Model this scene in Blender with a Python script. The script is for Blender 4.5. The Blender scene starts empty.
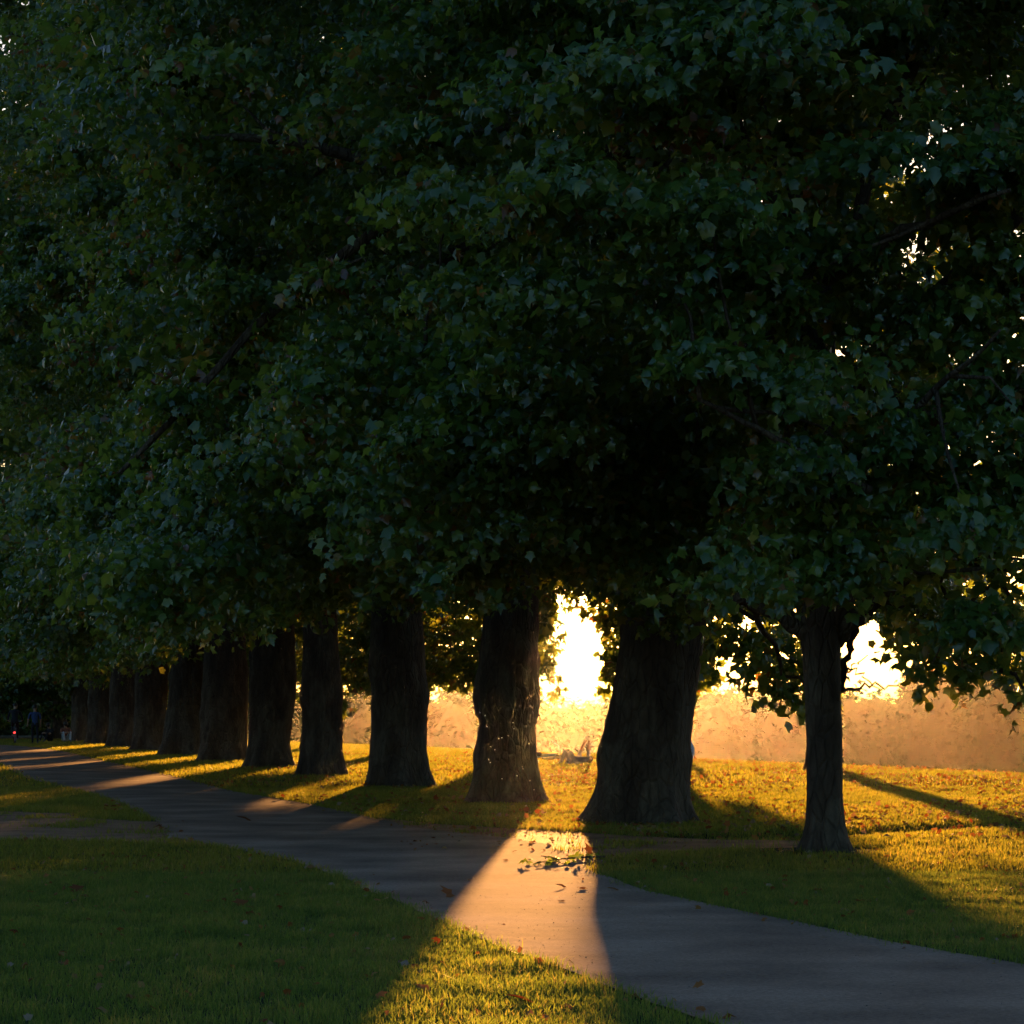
import bpy, bmesh, math, random
import numpy as np
from mathutils import Vector, Matrix, noise

random.seed(7)
rng = np.random.default_rng(7)
R = math.radians
scene = bpy.context.scene
COL = scene.collection

# ------------------------------------------------------------------ camera model
F, CX, HY, EYE = 2600.0, 512.0, 708.0, 1.6

def at(px, py, Y):
    """world point seen at picture point (px, py) when it stands Y metres away"""
    return Vector(((px - CX) / F * Y, Y, EYE + (HY - py) / F * Y))

def ground_pt(px, py):
    Y = F * EYE / (py - HY)
    return ((px - CX) / F * Y, Y)

def proj(p):
    Y = np.maximum(p[:, 1], 0.5)
    return CX + p[:, 0] / Y * F, HY - (p[:, 2] - EYE) / Y * F

# ------------------------------------------------------------------ sun
SUN_AZ, SUN_EL = math.atan(94 / 2600), R(3.4)
SUN_DIR = Vector((math.sin(SUN_AZ) * math.cos(SUN_EL), math.cos(SUN_AZ) * math.cos(SUN_EL), math.sin(SUN_EL)))

# ------------------------------------------------------------------ object helpers
def tag(o, label=None, cat=None, group=None, kind=None):
    if label: o['label'] = label
    if cat: o['category'] = cat
    if group: o['group'] = group
    if kind: o['kind'] = kind
    return o

def empty(name, loc, rz=0.0):
    o = bpy.data.objects.new(name, None)
    o.location = loc
    o.rotation_euler = (0, 0, rz)
    o.empty_display_size = 0.3
    COL.objects.link(o)
    return o

def link(name, me, mat, parent=None):
    o = bpy.data.objects.new(name, me)
    COL.objects.link(o)
    if mat is not None:
        for m in (mat if isinstance(mat, (list, tuple)) else [mat]):
            me.materials.append(m)
    if parent is not None:
        o.parent = parent
    return o

def copy_tree(o, parent=None):
    c = o.copy()
    COL.objects.link(c)
    if parent is not None:
        c.parent = parent
    for ch in list(o.children):
        copy_tree(ch, c)
    return c

def mesh_np(name, verts, faces_flat, face_sizes, rnd=None, smooth=False, mats=None):
    """fast mesh from arrays"""
    me = bpy.data.meshes.new(name)
    n = len(verts)
    me.vertices.add(n)
    me.vertices.foreach_set('co', np.ascontiguousarray(verts, dtype=np.float32).ravel())
    ff = np.ascontiguousarray(faces_flat, dtype=np.int32).ravel()
    me.loops.add(len(ff))
    me.loops.foreach_set('vertex_index', ff)
    fs = np.asarray(face_sizes, dtype=np.int32)
    me.polygons.add(len(fs))
    st = np.zeros(len(fs), dtype=np.int32)
    st[1:] = np.cumsum(fs)[:-1]
    me.polygons.foreach_set('loop_start', st)
    if smooth:
        me.polygons.foreach_set('use_smooth', np.ones(len(fs), dtype=bool))
    if mats is not None:
        me.polygons.foreach_set('material_index', np.asarray(mats, dtype=np.int32))
    if rnd is not None:
        a = me.attributes.new('rnd', 'FLOAT', 'POINT')
        a.data.foreach_set('value', np.ascontiguousarray(rnd, dtype=np.float32))
    me.update(calc_edges=True)
    return me

class MB:
    """collects tubes, boxes and lumps into ONE mesh"""
    def __init__(s):
        s.v, s.f = [], []
    def tube(s, pts, rad, sides=8, cap=True):
        pts = [Vector(p) for p in pts]
        if not isinstance(rad, (list, tuple)):
            rad = [rad] * len(pts)
        b = len(s.v)
        ref = None
        for i, p in enumerate(pts):
            t = (pts[min(i + 1, len(pts) - 1)] - pts[max(i - 1, 0)])
            t = t.normalized() if t.length > 1e-9 else Vector((0, 0, 1))
            if ref is None:
                ref = Vector((0, 0, 1)) if abs(t.z) < 0.9 else Vector((1, 0, 0))
            u = t.cross(ref)
            if u.length < 1e-6:
                u = t.orthogonal()
            u.normalize()
            w = t.cross(u)
            ref = w.cross(t)
            ref = -ref if ref.dot(w) < -0.5 else w.cross(u) * 0 + (Vector((0, 0, 1)) if abs(t.z) < 0.9 else Vector((1, 0, 0)))
            for k in range(sides):
                a = 2 * math.pi * k / sides
                s.v.append(p + (u * math.cos(a) + w * math.sin(a)) * rad[i])
        for i in range(len(pts) - 1):
            for k in range(sides):
                k2 = (k + 1) % sides
                s.f.append((b + i * sides + k, b + i * sides + k2, b + (i + 1) * sides + k2, b + (i + 1) * sides + k))
        if cap:
            s.f.append(tuple(b + k for k in reversed(range(sides))))
            s.f.append(tuple(b + (len(pts) - 1) * sides + k for k in range(sides)))
        return s
    def torus(s, c, axis, R0, r, n=28, m=8):
        axis = Vector(axis).normalized()
        u = axis.orthogonal().normalized(); w = axis.cross(u)
        b = len(s.v); c = Vector(c)
        for i in range(n):
            a = 2 * math.pi * i / n
            d = u * math.cos(a) + w * math.sin(a)
            for j in range(m):
                q = 2 * math.pi * j / m
                s.v.append(c + d * (R0 + r * math.cos(q)) + axis * r * math.sin(q))
        for i in range(n):
            for j in range(m):
                s.f.append((b + i * m + j, b + ((i + 1) % n) * m + j, b + ((i + 1) % n) * m + (j + 1) % m, b + i * m + (j + 1) % m))
        return s
    def lump(s, c, rad, n=12, m=8, fn=None):
        c = Vector(c); b = len(s.v)
        for j in range(m + 1):
            t = math.pi * j / m
            for i in range(n):
                a = 2 * math.pi * i / n
                d = Vector((math.sin(t) * math.cos(a), math.sin(t) * math.sin(a), math.cos(t)))
                k = fn(d) if fn else 1.0
                s.v.append(c + Vector((d.x * rad[0], d.y * rad[1], d.z * rad[2])) * k)
        for j in range(m):
            for i in range(n):
                s.f.append((b + j * n + i, b + (j + 1) * n + i, b + (j + 1) * n + (i + 1) % n, b + j * n + (i + 1) % n))
        return s
    def quad(s, a, b_, c, d):
        b = len(s.v)
        s.v += [Vector(a), Vector(b_), Vector(c), Vector(d)]
        s.f.append((b, b + 1, b + 2, b + 3))
        return s
    def box(s, c, h):
        c = Vector(c); b = len(s.v)
        for x in (-1, 1):
            for y in (-1, 1):
                for z in (-1, 1):
                    s.v.append(c + Vector((x * h[0], y * h[1], z * h[2])))
        for q in ((0, 1, 3, 2), (4, 6, 7, 5), (0, 4, 5, 1), (2, 3, 7, 6), (0, 2, 6, 4), (1, 5, 7, 3)):
            s.f.append(tuple(b + i for i in q))
        return s
    def build(s, name, mat, parent=None, smooth=True, xf=None):
        me = bpy.data.meshes.new(name)
        vs = [xf @ v for v in s.v] if xf is not None else s.v
        me.from_pydata([tuple(v) for v in vs], [], s.f)
        if smooth:
            me.polygons.foreach_set('use_smooth', np.ones(len(me.polygons), dtype=bool))
        me.update()
        return link(name, me, mat, parent)

# ------------------------------------------------------------------ materials
def new_mat(name):
    m = bpy.data.materials.new(name)
    m.use_nodes = True
    nt = m.node_tree
    nt.nodes.clear()
    out = nt.nodes.new('ShaderNodeOutputMaterial')
    return m, nt, out

def N(nt, t, **kw):
    n = nt.nodes.new(t)
    for k, v in kw.items():
        setattr(n, k, v)
    return n

def ramp(nt, stops, interp='LINEAR'):
    r = N(nt, 'ShaderNodeValToRGB')
    r.color_ramp.interpolation = interp
    el = r.color_ramp.elements
    while len(el) < len(stops):
        el.new(0.5)
    for e, (p, c) in zip(el, stops):
        e.position = p
        e.color = (*c, 1)
    return r

def plain(name, col, rough=0.7, spec=0.4, metal=0.0, var=0.25, scale=30.0, bump=0.0):
    m, nt, out = new_mat(name)
    b = N(nt, 'ShaderNodeBsdfPrincipled')
    b.inputs['Roughness'].default_value = rough
    b.inputs['Specular IOR Level'].default_value = spec
    b.inputs['Metallic'].default_value = metal
    tc = N(nt, 'ShaderNodeTexCoord')
    nz = N(nt, 'ShaderNodeTexNoise'); nz.inputs['Scale'].default_value = scale; nz.inputs['Detail'].default_value = 4
    nt.links.new(tc.outputs['Object'], nz.inputs['Vector'])
    rp = ramp(nt, [(0.3, tuple(c * (1 - var) for c in col)), (0.7, tuple(min(1, c * (1 + var)) for c in col))])
    nt.links.new(nz.outputs['Fac'], rp.inputs['Fac'])
    nt.links.new(rp.outputs['Color'], b.inputs['Base Color'])
    if bump:
        bp = N(nt, 'ShaderNodeBump'); bp.inputs['Strength'].default_value = bump; bp.inputs['Distance'].default_value = 0.01
        nt.links.new(nz.outputs['Fac'], bp.inputs['Height']); nt.links.new(bp.outputs['Normal'], b.inputs['Normal'])
    nt.links.new(b.outputs['BSDF'], out.inputs['Surface'])
    return m

def leafy(name, stops, trans_stops, rough=0.4, spec=0.5, trans=0.45, patch=None):
    """thin green sheet: glossy reflection plus light through the blade; colour follows the leaf's own random number"""
    m, nt, out = new_mat(name)
    at_ = N(nt, 'ShaderNodeAttribute', attribute_name='rnd')
    fac = at_.outputs['Fac']
    if patch:
        g = N(nt, 'ShaderNodeNewGeometry')
        nz = N(nt, 'ShaderNodeTexNoise'); nz.inputs['Scale'].default_value = patch[0]; nz.inputs['Detail'].default_value = 3
        nt.links.new(g.outputs['Position'], nz.inputs['Vector'])
        ma = N(nt, 'ShaderNodeMath', operation='MULTIPLY_ADD')
        nt.links.new(nz.outputs['Fac'], ma.inputs[0]); ma.inputs[1].default_value = patch[1]
        ad = N(nt, 'ShaderNodeMath', operation='SUBTRACT'); nt.links.new(fac, ad.inputs[0]); ad.inputs[1].default_value = patch[1] * 0.5
        nt.links.new(ad.outputs[0], ma.inputs[2])
        fac = ma.outputs[0]
    r1 = ramp(nt, stops); r2 = ramp(nt, trans_stops)
    nt.links.new(fac, r1.inputs['Fac']); nt.links.new(fac, r2.inputs['Fac'])
    b = N(nt, 'ShaderNodeBsdfPrincipled')
    b.inputs['Roughness'].default_value = rough
    b.inputs['Specular IOR Level'].default_value = spec
    nt.links.new(r1.outputs['Color'], b.inputs['Base Color'])
    t = N(nt, 'ShaderNodeBsdfTranslucent')
    nt.links.new(r2.outputs['Color'], t.inputs['Color'])
    mx = N(nt, 'ShaderNodeMixShader'); mx.inputs[0].default_value = trans
    nt.links.new(b.outputs['BSDF'], mx.inputs[1]); nt.links.new(t.outputs['BSDF'], mx.inputs[2])
    nt.links.new(mx.outputs['Shader'], out.inputs['Surface'])
    return m

G1, G2, G3 = (0.032, 0.080, 0.022), (0.068, 0.140, 0.026), (0.17, 0.215, 0.030)
M_LEAF = leafy('plane_leaf', [(0.0, G1), (0.55, G2), (0.86, G3), (0.94, (0.20, 0.15, 0.03)), (1.0, (0.20, 0.075, 0.022))],
               [(0.0, (0.18, 0.28, 0.03)), (0.6, (0.30, 0.38, 0.04)), (0.88, (0.44, 0.44, 0.05)), (0.95, (0.5, 0.3, 0.05)), (1.0, (0.4, 0.14, 0.03))],
               rough=0.29, spec=0.9, trans=0.46)
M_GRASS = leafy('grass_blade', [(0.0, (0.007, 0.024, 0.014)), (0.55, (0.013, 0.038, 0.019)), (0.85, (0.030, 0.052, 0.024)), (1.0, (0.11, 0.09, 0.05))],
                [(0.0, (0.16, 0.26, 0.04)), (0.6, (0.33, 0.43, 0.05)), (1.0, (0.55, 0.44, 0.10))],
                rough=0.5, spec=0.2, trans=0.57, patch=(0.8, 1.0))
M_FIELD = leafy('field_grass', [(0.0, (0.010, 0.024, 0.012)), (0.55, (0.020, 0.036, 0.015)), (0.85, (0.045, 0.050, 0.020)), (1.0, (0.12, 0.09, 0.045))],
                [(0.0, (0.215, 0.255, 0.03)), (0.6, (0.41, 0.425, 0.04)), (1.0, (0.58, 0.43, 0.08))],
                rough=0.5, spec=0.2, trans=0.57, patch=(0.5, 1.0))
M_LITTER = leafy('dry_leaf', [(0.0, (0.16, 0.055, 0.02)), (0.4, (0.24, 0.10, 0.03)), (0.7, (0.28, 0.17, 0.06)), (1.0, (0.26, 0.21, 0.16))],
                 [(0.0, (0.4, 0.10, 0.03)), (0.6, (0.5, 0.22, 0.05)), (1.0, (0.4, 0.3, 0.18))], rough=0.75, spec=0.1, trans=0.22)
M_WOOD = leafy('far_foliage', [(0.0, (0.04, 0.055, 0.022)), (1.0, (0.07, 0.08, 0.03))],
               [(0.0, (0.10, 0.11, 0.03)), (1.0, (0.16, 0.14, 0.04))], rough=1.0, spec=0.0, trans=0.06)

def bark_mat():
    m, nt, out = new_mat('plane_bark')
    tc = N(nt, 'ShaderNodeTexCoord')
    mp = N(nt, 'ShaderNodeMapping'); mp.inputs['Scale'].default_value = (1, 1, 0.35)
    nt.links.new(tc.outputs['Object'], mp.inputs['Vector'])
    n1 = N(nt, 'ShaderNodeTexNoise'); n1.inputs['Scale'].default_value = 3.0; n1.inputs['Detail'].default_value = 6
    n2 = N(nt, 'ShaderNodeTexNoise'); n2.inputs['Scale'].default_value = 16.0; n2.inputs['Detail'].default_value = 8; n2.inputs['Roughness'].default_value = 0.65
    vo = N(nt, 'ShaderNodeTexVoronoi'); vo.feature = 'DISTANCE_TO_EDGE'; vo.inputs['Scale'].default_value = 9.0
    for n in (n1, n2, vo):
        nt.links.new(mp.outputs['Vector'], n.inputs['Vector'])
    rp = ramp(nt, [(0.25, (0.070, 0.044, 0.030)), (0.48, (0.120, 0.078, 0.052)), (0.58, (0.18, 0.13, 0.086)), (0.72, (0.09, 0.060, 0.042))])
    nt.links.new(n1.outputs['Fac'], rp.inputs['Fac'])
    mx = N(nt, 'ShaderNodeMixRGB', blend_type='MULTIPLY'); mx.inputs['Fac'].default_value = 0.6
    r2 = ramp(nt, [(0.3, (0.35, 0.35, 0.35)), (0.65, (1, 1, 1))])
    nt.links.new(n2.outputs['Fac'], r2.inputs['Fac'])
    nt.links.new(rp.outputs['Color'], mx.inputs['Color1']); nt.links.new(r2.outputs['Color'], mx.inputs['Color2'])
    b = N(nt, 'ShaderNodeBsdfPrincipled'); b.inputs['Roughness'].default_value = 0.85; b.inputs['Specular IOR Level'].default_value = 0.2
    nt.links.new(mx.outputs['Color'], b.inputs['Base Color'])
    cr = ramp(nt, [(0.0, (0, 0, 0)), (0.12, (1, 1, 1))])
    nt.links.new(vo.outputs['Distance'], cr.inputs['Fac'])
    ad = N(nt, 'ShaderNodeMath', operation='MULTIPLY_ADD'); ad.inputs[1].default_value = 0.5
    nt.links.new(cr.outputs['Color'], ad.inputs[0]); nt.links.new(n2.outputs['Fac'], ad.inputs[2])
    bp = N(nt, 'ShaderNodeBump'); bp.inputs['Strength'].default_value = 1.0; bp.inputs['Distance'].default_value = 0.06
    nt.links.new(ad.outputs[0], bp.inputs['Height']); nt.links.new(bp.outputs['Normal'], b.inputs['Normal'])
    nt.links.new(b.outputs['BSDF'], out.inputs['Surface'])
    return m
M_BARK = bark_mat()

def ground_mat(name, stops, s1, s2, rough, bump, dist, spec=0.3, s3=None, w3=0.35):
    m, nt, out = new_mat(name)
    tc = N(nt, 'ShaderNodeTexCoord')
    vec = tc.outputs['Object']
    n1 = N(nt, 'ShaderNodeTexNoise'); n1.inputs['Scale'].default_value = s1; n1.inputs['Detail'].default_value = 6
    n2 = N(nt, 'ShaderNodeTexNoise'); n2.inputs['Scale'].default_value = s2; n2.inputs['Detail'].default_value = 8; n2.inputs['Roughness'].default_value = 0.7
    nt.links.new(vec, n1.inputs['Vector']); nt.links.new(vec, n2.inputs['Vector'])
    mixf = N(nt, 'ShaderNodeMath', operation='MULTIPLY_ADD'); mixf.inputs[1].default_value = 0.5
    hf = N(nt, 'ShaderNodeMath', operation='MULTIPLY'); hf.inputs[1].default_value = 0.5
    nt.links.new(n1.outputs['Fac'], mixf.inputs[0]); nt.links.new(n2.outputs['Fac'], hf.inputs[0]); nt.links.new(hf.outputs[0], mixf.inputs[2])
    rp = ramp(nt, stops)
    nt.links.new(mixf.outputs[0], rp.inputs['Fac'])
    b = N(nt, 'ShaderNodeBsdfPrincipled'); b.inputs['Roughness'].default_value = rough; b.inputs['Specular IOR Level'].default_value = spec
    nt.links.new(rp.outputs['Color'], b.inputs['Base Color'])
    h = n2.outputs['Fac']
    if s3:
        n3 = N(nt, 'ShaderNodeTexNoise'); n3.inputs['Scale'].default_value = s3; n3.inputs['Detail'].default_value = 3
        nt.links.new(vec, n3.inputs['Vector'])
        a = N(nt, 'ShaderNodeMath', operation='MULTIPLY_ADD'); a.inputs[1].default_value = w3
        nt.links.new(n3.outputs['Fac'], a.inputs[0]); nt.links.new(h, a.inputs[2]); h = a.outputs[0]
    bp = N(nt, 'ShaderNodeBump'); bp.inputs['Strength'].default_value = bump; bp.inputs['Distance'].default_value = dist
    nt.links.new(h, bp.inputs['Height']); nt.links.new(bp.outputs['Normal'], b.inputs['Normal'])
    nt.links.new(b.outputs['BSDF'], out.inputs['Surface'])
    return m
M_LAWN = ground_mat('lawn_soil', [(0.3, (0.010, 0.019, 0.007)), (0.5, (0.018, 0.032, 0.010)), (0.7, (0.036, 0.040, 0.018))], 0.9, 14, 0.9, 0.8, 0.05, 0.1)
M_PATH = ground_mat('asphalt', [(0.36, (0.14, 0.090, 0.066)), (0.5, (0.255, 0.163, 0.118)), (0.62, (0.39, 0.255, 0.185))], 0.8, 45, 0.95, 0.2, 0.012, 0.02, s3=4, w3=2.2)
M_DIRT = ground_mat('bare_soil', [(0.35, (0.13, 0.058, 0.028)), (0.5, (0.25, 0.115, 0.055)), (0.65, (0.36, 0.19, 0.10))], 1.8, 30, 0.85, 0.7, 0.03, 0.2, s3=7)

# ------------------------------------------------------------------ ground shape
def crest(X):
    return np.clip(91 - 2.6 * X, 56, 150)

P_TRENCH = [ground_pt(x, y) for x, y in ((690, 838), (780, 838), (860, 833), (940, 829), (1040, 826), (1200, 822))]

def seg_dist(X, Y, pts):
    d = np.full(np.shape(X), 1e9)
    for (x0, y0), (x1, y1) in zip(pts[:-1], pts[1:]):
        vx, vy = x1 - x0, y1 - y0
        t = np.clip(((X - x0) * vx + (Y - y0) * vy) / (vx * vx + vy * vy), 0, 1)
        d = np.minimum(d, np.hypot(X - x0 - t * vx, Y - y0 - t * vy))
    return d

def ground_z(X, Y):
    X = np.asarray(X, float); Y = np.asarray(Y, float)
    s = np.maximum(Y - crest(X), 0)
    z = -14 * (1 - np.exp(-(s / 90) ** 2))
    d = seg_dist(X, Y, P_TRENCH)
    z = z - 0.09 * np.exp(-(d / 0.55) ** 2)
    return z

xs = np.unique(np.concatenate([np.linspace(-230, -40, 30), np.arange(-40, 40, 0.8), np.linspace(40, 230, 30)]))
ys = np.unique(np.concatenate([np.arange(-20, 22, 2.0), np.arange(22, 40, 0.3), np.arange(40, 170, 1.0), np.linspace(170, 420, 60)]))
gx, gy = np.meshgrid(xs, ys)
gz = ground_z(gx, gy)
V = np.stack([gx, gy, gz], -1).reshape(-1, 3)
nx, ny = len(xs), len(ys)
ii, jj = np.meshgrid(np.arange(nx - 1), np.arange(ny - 1))
a = (jj * nx + ii).ravel()
Fq = np.stack([a, a + 1, a + 1 + nx, a + nx], -1)
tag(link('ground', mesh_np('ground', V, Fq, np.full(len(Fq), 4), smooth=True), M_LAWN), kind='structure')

def wobble(poly, step, amp, seed):
    """densify the outline of a ground polygon and roughen it a little, as worn turf edges are"""
    out = []
    for i, p in enumerate(poly):
        q = poly[(i + 1) % len(poly)]
        L = math.hypot(q[0] - p[0], q[1] - p[1])
        n = max(1, int(L / step))
        for k in range(n):
            t = k / n
            x, y = p[0] + (q[0] - p[0]) * t, p[1] + (q[1] - p[1]) * t
            x += amp * noise.noise((x * 1.7, y * 0.9, seed)) + amp * 0.5 * noise.noise((x * 6, y * 4, seed + 3))
            y += 2 * amp * noise.noise((x * 1.1, y * 0.8, seed + 9))
            out.append((x, y))
    return out

def flat_poly(name, poly, z, mat):
    bm = bmesh.new()
    vs = [bm.verts.new((x, y, z)) for x, y in poly]
    f = bm.faces.new(vs)
    if f.normal.z < 0:
        f.normal_flip()
    bmesh.ops.triangulate(bm, faces=[f])
    me = bpy.data.meshes.new(name)
    bm.to_mesh(me); bm.free()
    return tag(link(name, me, mat), kind='structure')

path_px = [(1320, 1026), (1024, 966), (900, 944), (800, 924), (700, 904), (640, 890), (592, 872), (572, 856), (540, 844), (500, 838), (470, 835), (420, 829),
           (340, 811), (290, 801), (235, 792), (195, 782), (150, 771), (100, 760), (66, 752), (40, 748), (10, 745.5), (-30, 744), (-120, 743),
           (-190, 748), (-60, 757), (0, 764), (25, 778), (62, 787), (97, 796), (130, 808), (160, 824), (172, 838), (215, 846), (290, 861), (340, 878), (400, 905), (480, 940), (600, 985), (700, 1022), (1000, 1130), (3100, 1750), (5600, 1750)]
PATH = wobble([ground_pt(*p) for p in path_px], 0.25, 0.05, 1.0)
flat_poly('path', PATH, 0.012, M_PATH)
d1_px = [(-120, 806), (0, 811), (60, 815), (120, 821), (165, 823), (215, 838), (205, 846), (100, 841), (0, 840), (-120, 838)]
DIRT1 = wobble([ground_pt(*p) for p in d1_px], 0.2, 0.30, 4.0)
flat_poly('worn_ground', DIRT1, 0.006, M_DIRT)
d2_px = [(380, 818), (430, 824), (480, 827), (560, 831), (640, 837), (720, 840), (800, 841), (830, 844), (800, 848), (700, 851), (640, 855), (605, 861), (588, 874), (560, 862), (500, 846), (440, 840), (380, 826)]
DIRT2 = wobble([ground_pt(*p) for p in d2_px], 0.3, 0.07, 6.0)
flat_poly('bare_earth', DIRT2, 0.006, M_DIRT)

def inside(X, Y, poly):
    r = np.zeros(len(X), bool)
    n = len(poly)
    j = n - 1
    for i in range(n):
        xi, yi = poly[i]; xj, yj = poly[j]
        c = ((yi > Y) != (yj > Y))
        with np.errstate(divide='ignore', invalid='ignore'):
            c &= X < (xj - xi) * (Y - yi) / (yj - yi + 1e-12) + xi
        r ^= c
        j = i
    return r

# ------------------------------------------------------------------ tree builder
ROW = [  # px of the trunk centre, metres away
    (825, 29.3), (640, 36.2), (508, 43.8), (400, 52.7), (322, 61.6), (269, 69.9), (223, 78.8), (184, 88.2), (150, 97.5), (124, 106.5), (102, 115.5), (84, 124.5)]

PROFILES = {
    0: [(596, 795, 858), (620, 796, 850), (640, 800, 842), (660, 803, 840), (700, 805, 841), (740, 806, 842), (780, 807, 843), (800, 807, 843), (825, 806, 846), (840, 803, 849), (853, 797, 855)],
    1: [(560, 632, 712), (600, 626, 708), (640, 621, 704), (665, 617, 700), (690, 613, 695), (720, 606, 692), (745, 601, 690), (758, 598, 692), (768, 599, 691), (785, 596, 690), (800, 590, 692), (812, 583, 696), (821, 575, 701)],
    2: [(560, 490, 541), (600, 485, 539), (640, 482, 537), (665, 479, 538), (685, 473, 539), (700, 472, 540), (712, 475, 538), (722, 479, 536), (740, 478, 536), (760, 476, 537), (780, 473, 541), (795, 468, 546), (804, 462, 552)],
    3: [(560, 371, 420), (600, 371, 422), (640, 370, 424), (670, 369, 426), (685, 371, 428), (705, 371, 428), (730, 371, 426), (755, 369, 427), (770, 368, 430), (780, 366, 434), (788, 363, 438)],
    4: [(590, 303, 338), (640, 303, 338), (670, 302, 341), (690, 300, 343), (700, 302, 342), (720, 303, 342), (745, 300, 342), (758, 298, 345), (768, 295, 349)],
    5: [(590, 253, 292), (640, 252, 295), (680, 249, 297), (700, 249, 296), (720, 250, 292), (745, 248, 290), (758, 245, 293), (768, 240, 297)],
    6: [(590, 206, 243), (640, 205, 246), (680, 203, 247), (700, 202, 248), (720, 202, 247), (745, 200, 247), (762, 195, 250)],
    7: [(590, 174, 210), (640, 173, 210), (690, 169, 212), (720, 166, 210), (745, 161, 212), (756, 156, 216)],
}

def trunk_mesh(name, i, px0, Y, z_top, sides=72):
    """rings of measured real width, roughened; returns the mesh (local to the tree's base) and the axis"""
    ppm = F / Y
    bx = (px0 - CX) / F * Y
    prof = PROFILES.get(i)
    rows = []
    if prof:
        for (py, xl, xr) in prof:
            z = EYE + (HY - py) / ppm
            rows.append((z, ((xl + xr) / 2 - CX) / ppm - bx, (xr - xl) / 2 / ppm))
        rows.sort()
    else:
        rows = [(0.0, 0, 0.85), (0.25, 0, 0.72), (0.7, 0, 0.62), (1.6, 0.02, 0.60), (2.4, 0.05, 0.64), (3.0, 0.05, 0.58), (5, 0.05, 0.55)]
    z0 = rows[0][0]
    rows = [(z - z0, cx, r) for z, cx, r in rows]
    zl, cl, rl = rows[-1]
    k = 1
    while zl + k < z_top:
        rows.append((zl + k, cl + 0.03 * k * (1 if i % 2 else -1), rl * (1 - 0.72 * (k / (z_top - zl)) ** 0.8)))
        k += 1
    Z = np.array([r[0] for r in rows]); C_ = np.array([r[1] for r in rows]); RR = np.array([r[2] for r in rows])
    fine = np.unique(np.concatenate([[-0.25], np.arange(0, min(7.0, Z[-1]), 0.07), np.arange(7.0, Z[-1], 0.4), [Z[-1]]])) if Z[-1] > 7 else np.unique(np.concatenate([[-0.25], np.arange(0, Z[-1], 0.07)]))
    vs = []
    for z in fine:
        zz = max(z, 0)
        cx, r = float(np.interp(zz, Z, C_)), float(np.interp(zz, Z, RR))
        if z < 0: r *= 1.08
        for q in range(sides):
            th = 2 * math.pi * q / sides
            c, s_ = math.cos(th), math.sin(th)
            base = math.exp(-max(z, 0) / 0.45)
            side = abs(c) ** 4                      # keep the measured outline where it was measured
            lob = 0.27 * base * math.sin(th * 5 + i) * (1 - side)
            nz = 0.10 * noise.noise((c * 1.4 + i * 7, s_ * 1.4, z * 1.2)) + 0.035 * noise.noise((c * 4 + i * 3, s_ * 4, z * 2.6)) + 0.018 * noise.noise((c * 11, s_ * 11 + i, z * 5))
            rr = r * (1 + lob + nz * (1 - 0.45 * side))
            vs.append((cx + rr * c, rr * s_ * 0.95, z))
    rd = random.Random(i * 17 + 3)
    knobs = [(rd.uniform(0, 2 * math.pi), rd.uniform(0.4, 4.2), rd.uniform(0.12, 0.26), rd.uniform(0.03, 0.085)) for _ in range(9)]
    arr = np.array(vs).reshape(len(fine), sides, 3)
    TH = np.arange(sides) * 2 * math.pi / sides
    for th0, kz, kr, ka in knobs:
        d_th = np.abs((TH - th0 + math.pi) % (2 * math.pi) - math.pi)[None, :] * 0.6
        amp = ka * np.exp(-((d_th ** 2 + (fine[:, None] - kz) ** 2) / kr ** 2))
        arr[:, :, 0] += amp * np.cos(TH)[None]; arr[:, :, 1] += amp * np.sin(TH)[None]
    vs = arr.reshape(-1, 3)
    n = len(fine)
    fl = []
    for a_ in range(n - 1):
        for q in range(sides):
            q2 = (q + 1) % sides
            fl.append((a_ * sides + q, a_ * sides + q2, (a_ + 1) * sides + q2, (a_ + 1) * sides + q))
    me = mesh_np(name, np.array(vs), np.array(fl), np.full(len(fl), 4), smooth=True)
    return me, (lambda z: (float(np.interp(z, Z, C_)), float(np.interp(z, Z, RR)))), bx

LEAF_V = np.array([(0, .30, 0), (0, 0, 0), (.46, .06, -.10), (.26, .22, -.02), (.56, .50, -.14), (.22, .58, -.03), (0, 1.0, -.20),
                   (-.22, .58, -.03), (-.56, .50, -.14), (-.26, .22, -.02), (-.46, .06, -.10)], float)
LEAF_F = np.array([(0, 1, 2), (0, 2, 3), (0, 3, 4), (0, 4, 5), (0, 5, 6), (0, 6, 7), (0, 7, 8), (0, 8, 9), (0, 9, 10), (0, 10, 1)])
LEAF4_V = np.array([(0, 0, 0), (.5, .38, -.12), (.17, .5, 0), (0, 1.0, -.15), (-.17, .5, 0), (-.5, .38, -.12)], float)
LEAF4_F = np.array([(0, 1, 2), (0, 2, 3), (0, 3, 4), (0, 4, 5)])

LEAF_BROAD = np.array([(0, .34, 0), (0, .02, 0), (.40, .10, -.08), (.38, .28, -.05), (.50, .50, -.12), (.34, .66, -.07), (0, .95, -.18),
                       (-.34, .66, -.07), (-.50, .50, -.12), (-.38, .28, -.05), (-.40, .10, -.08)], float)

def unit(v):
    return v / np.maximum(np.linalg.norm(v, axis=1, keepdims=True), 1e-9)

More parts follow.
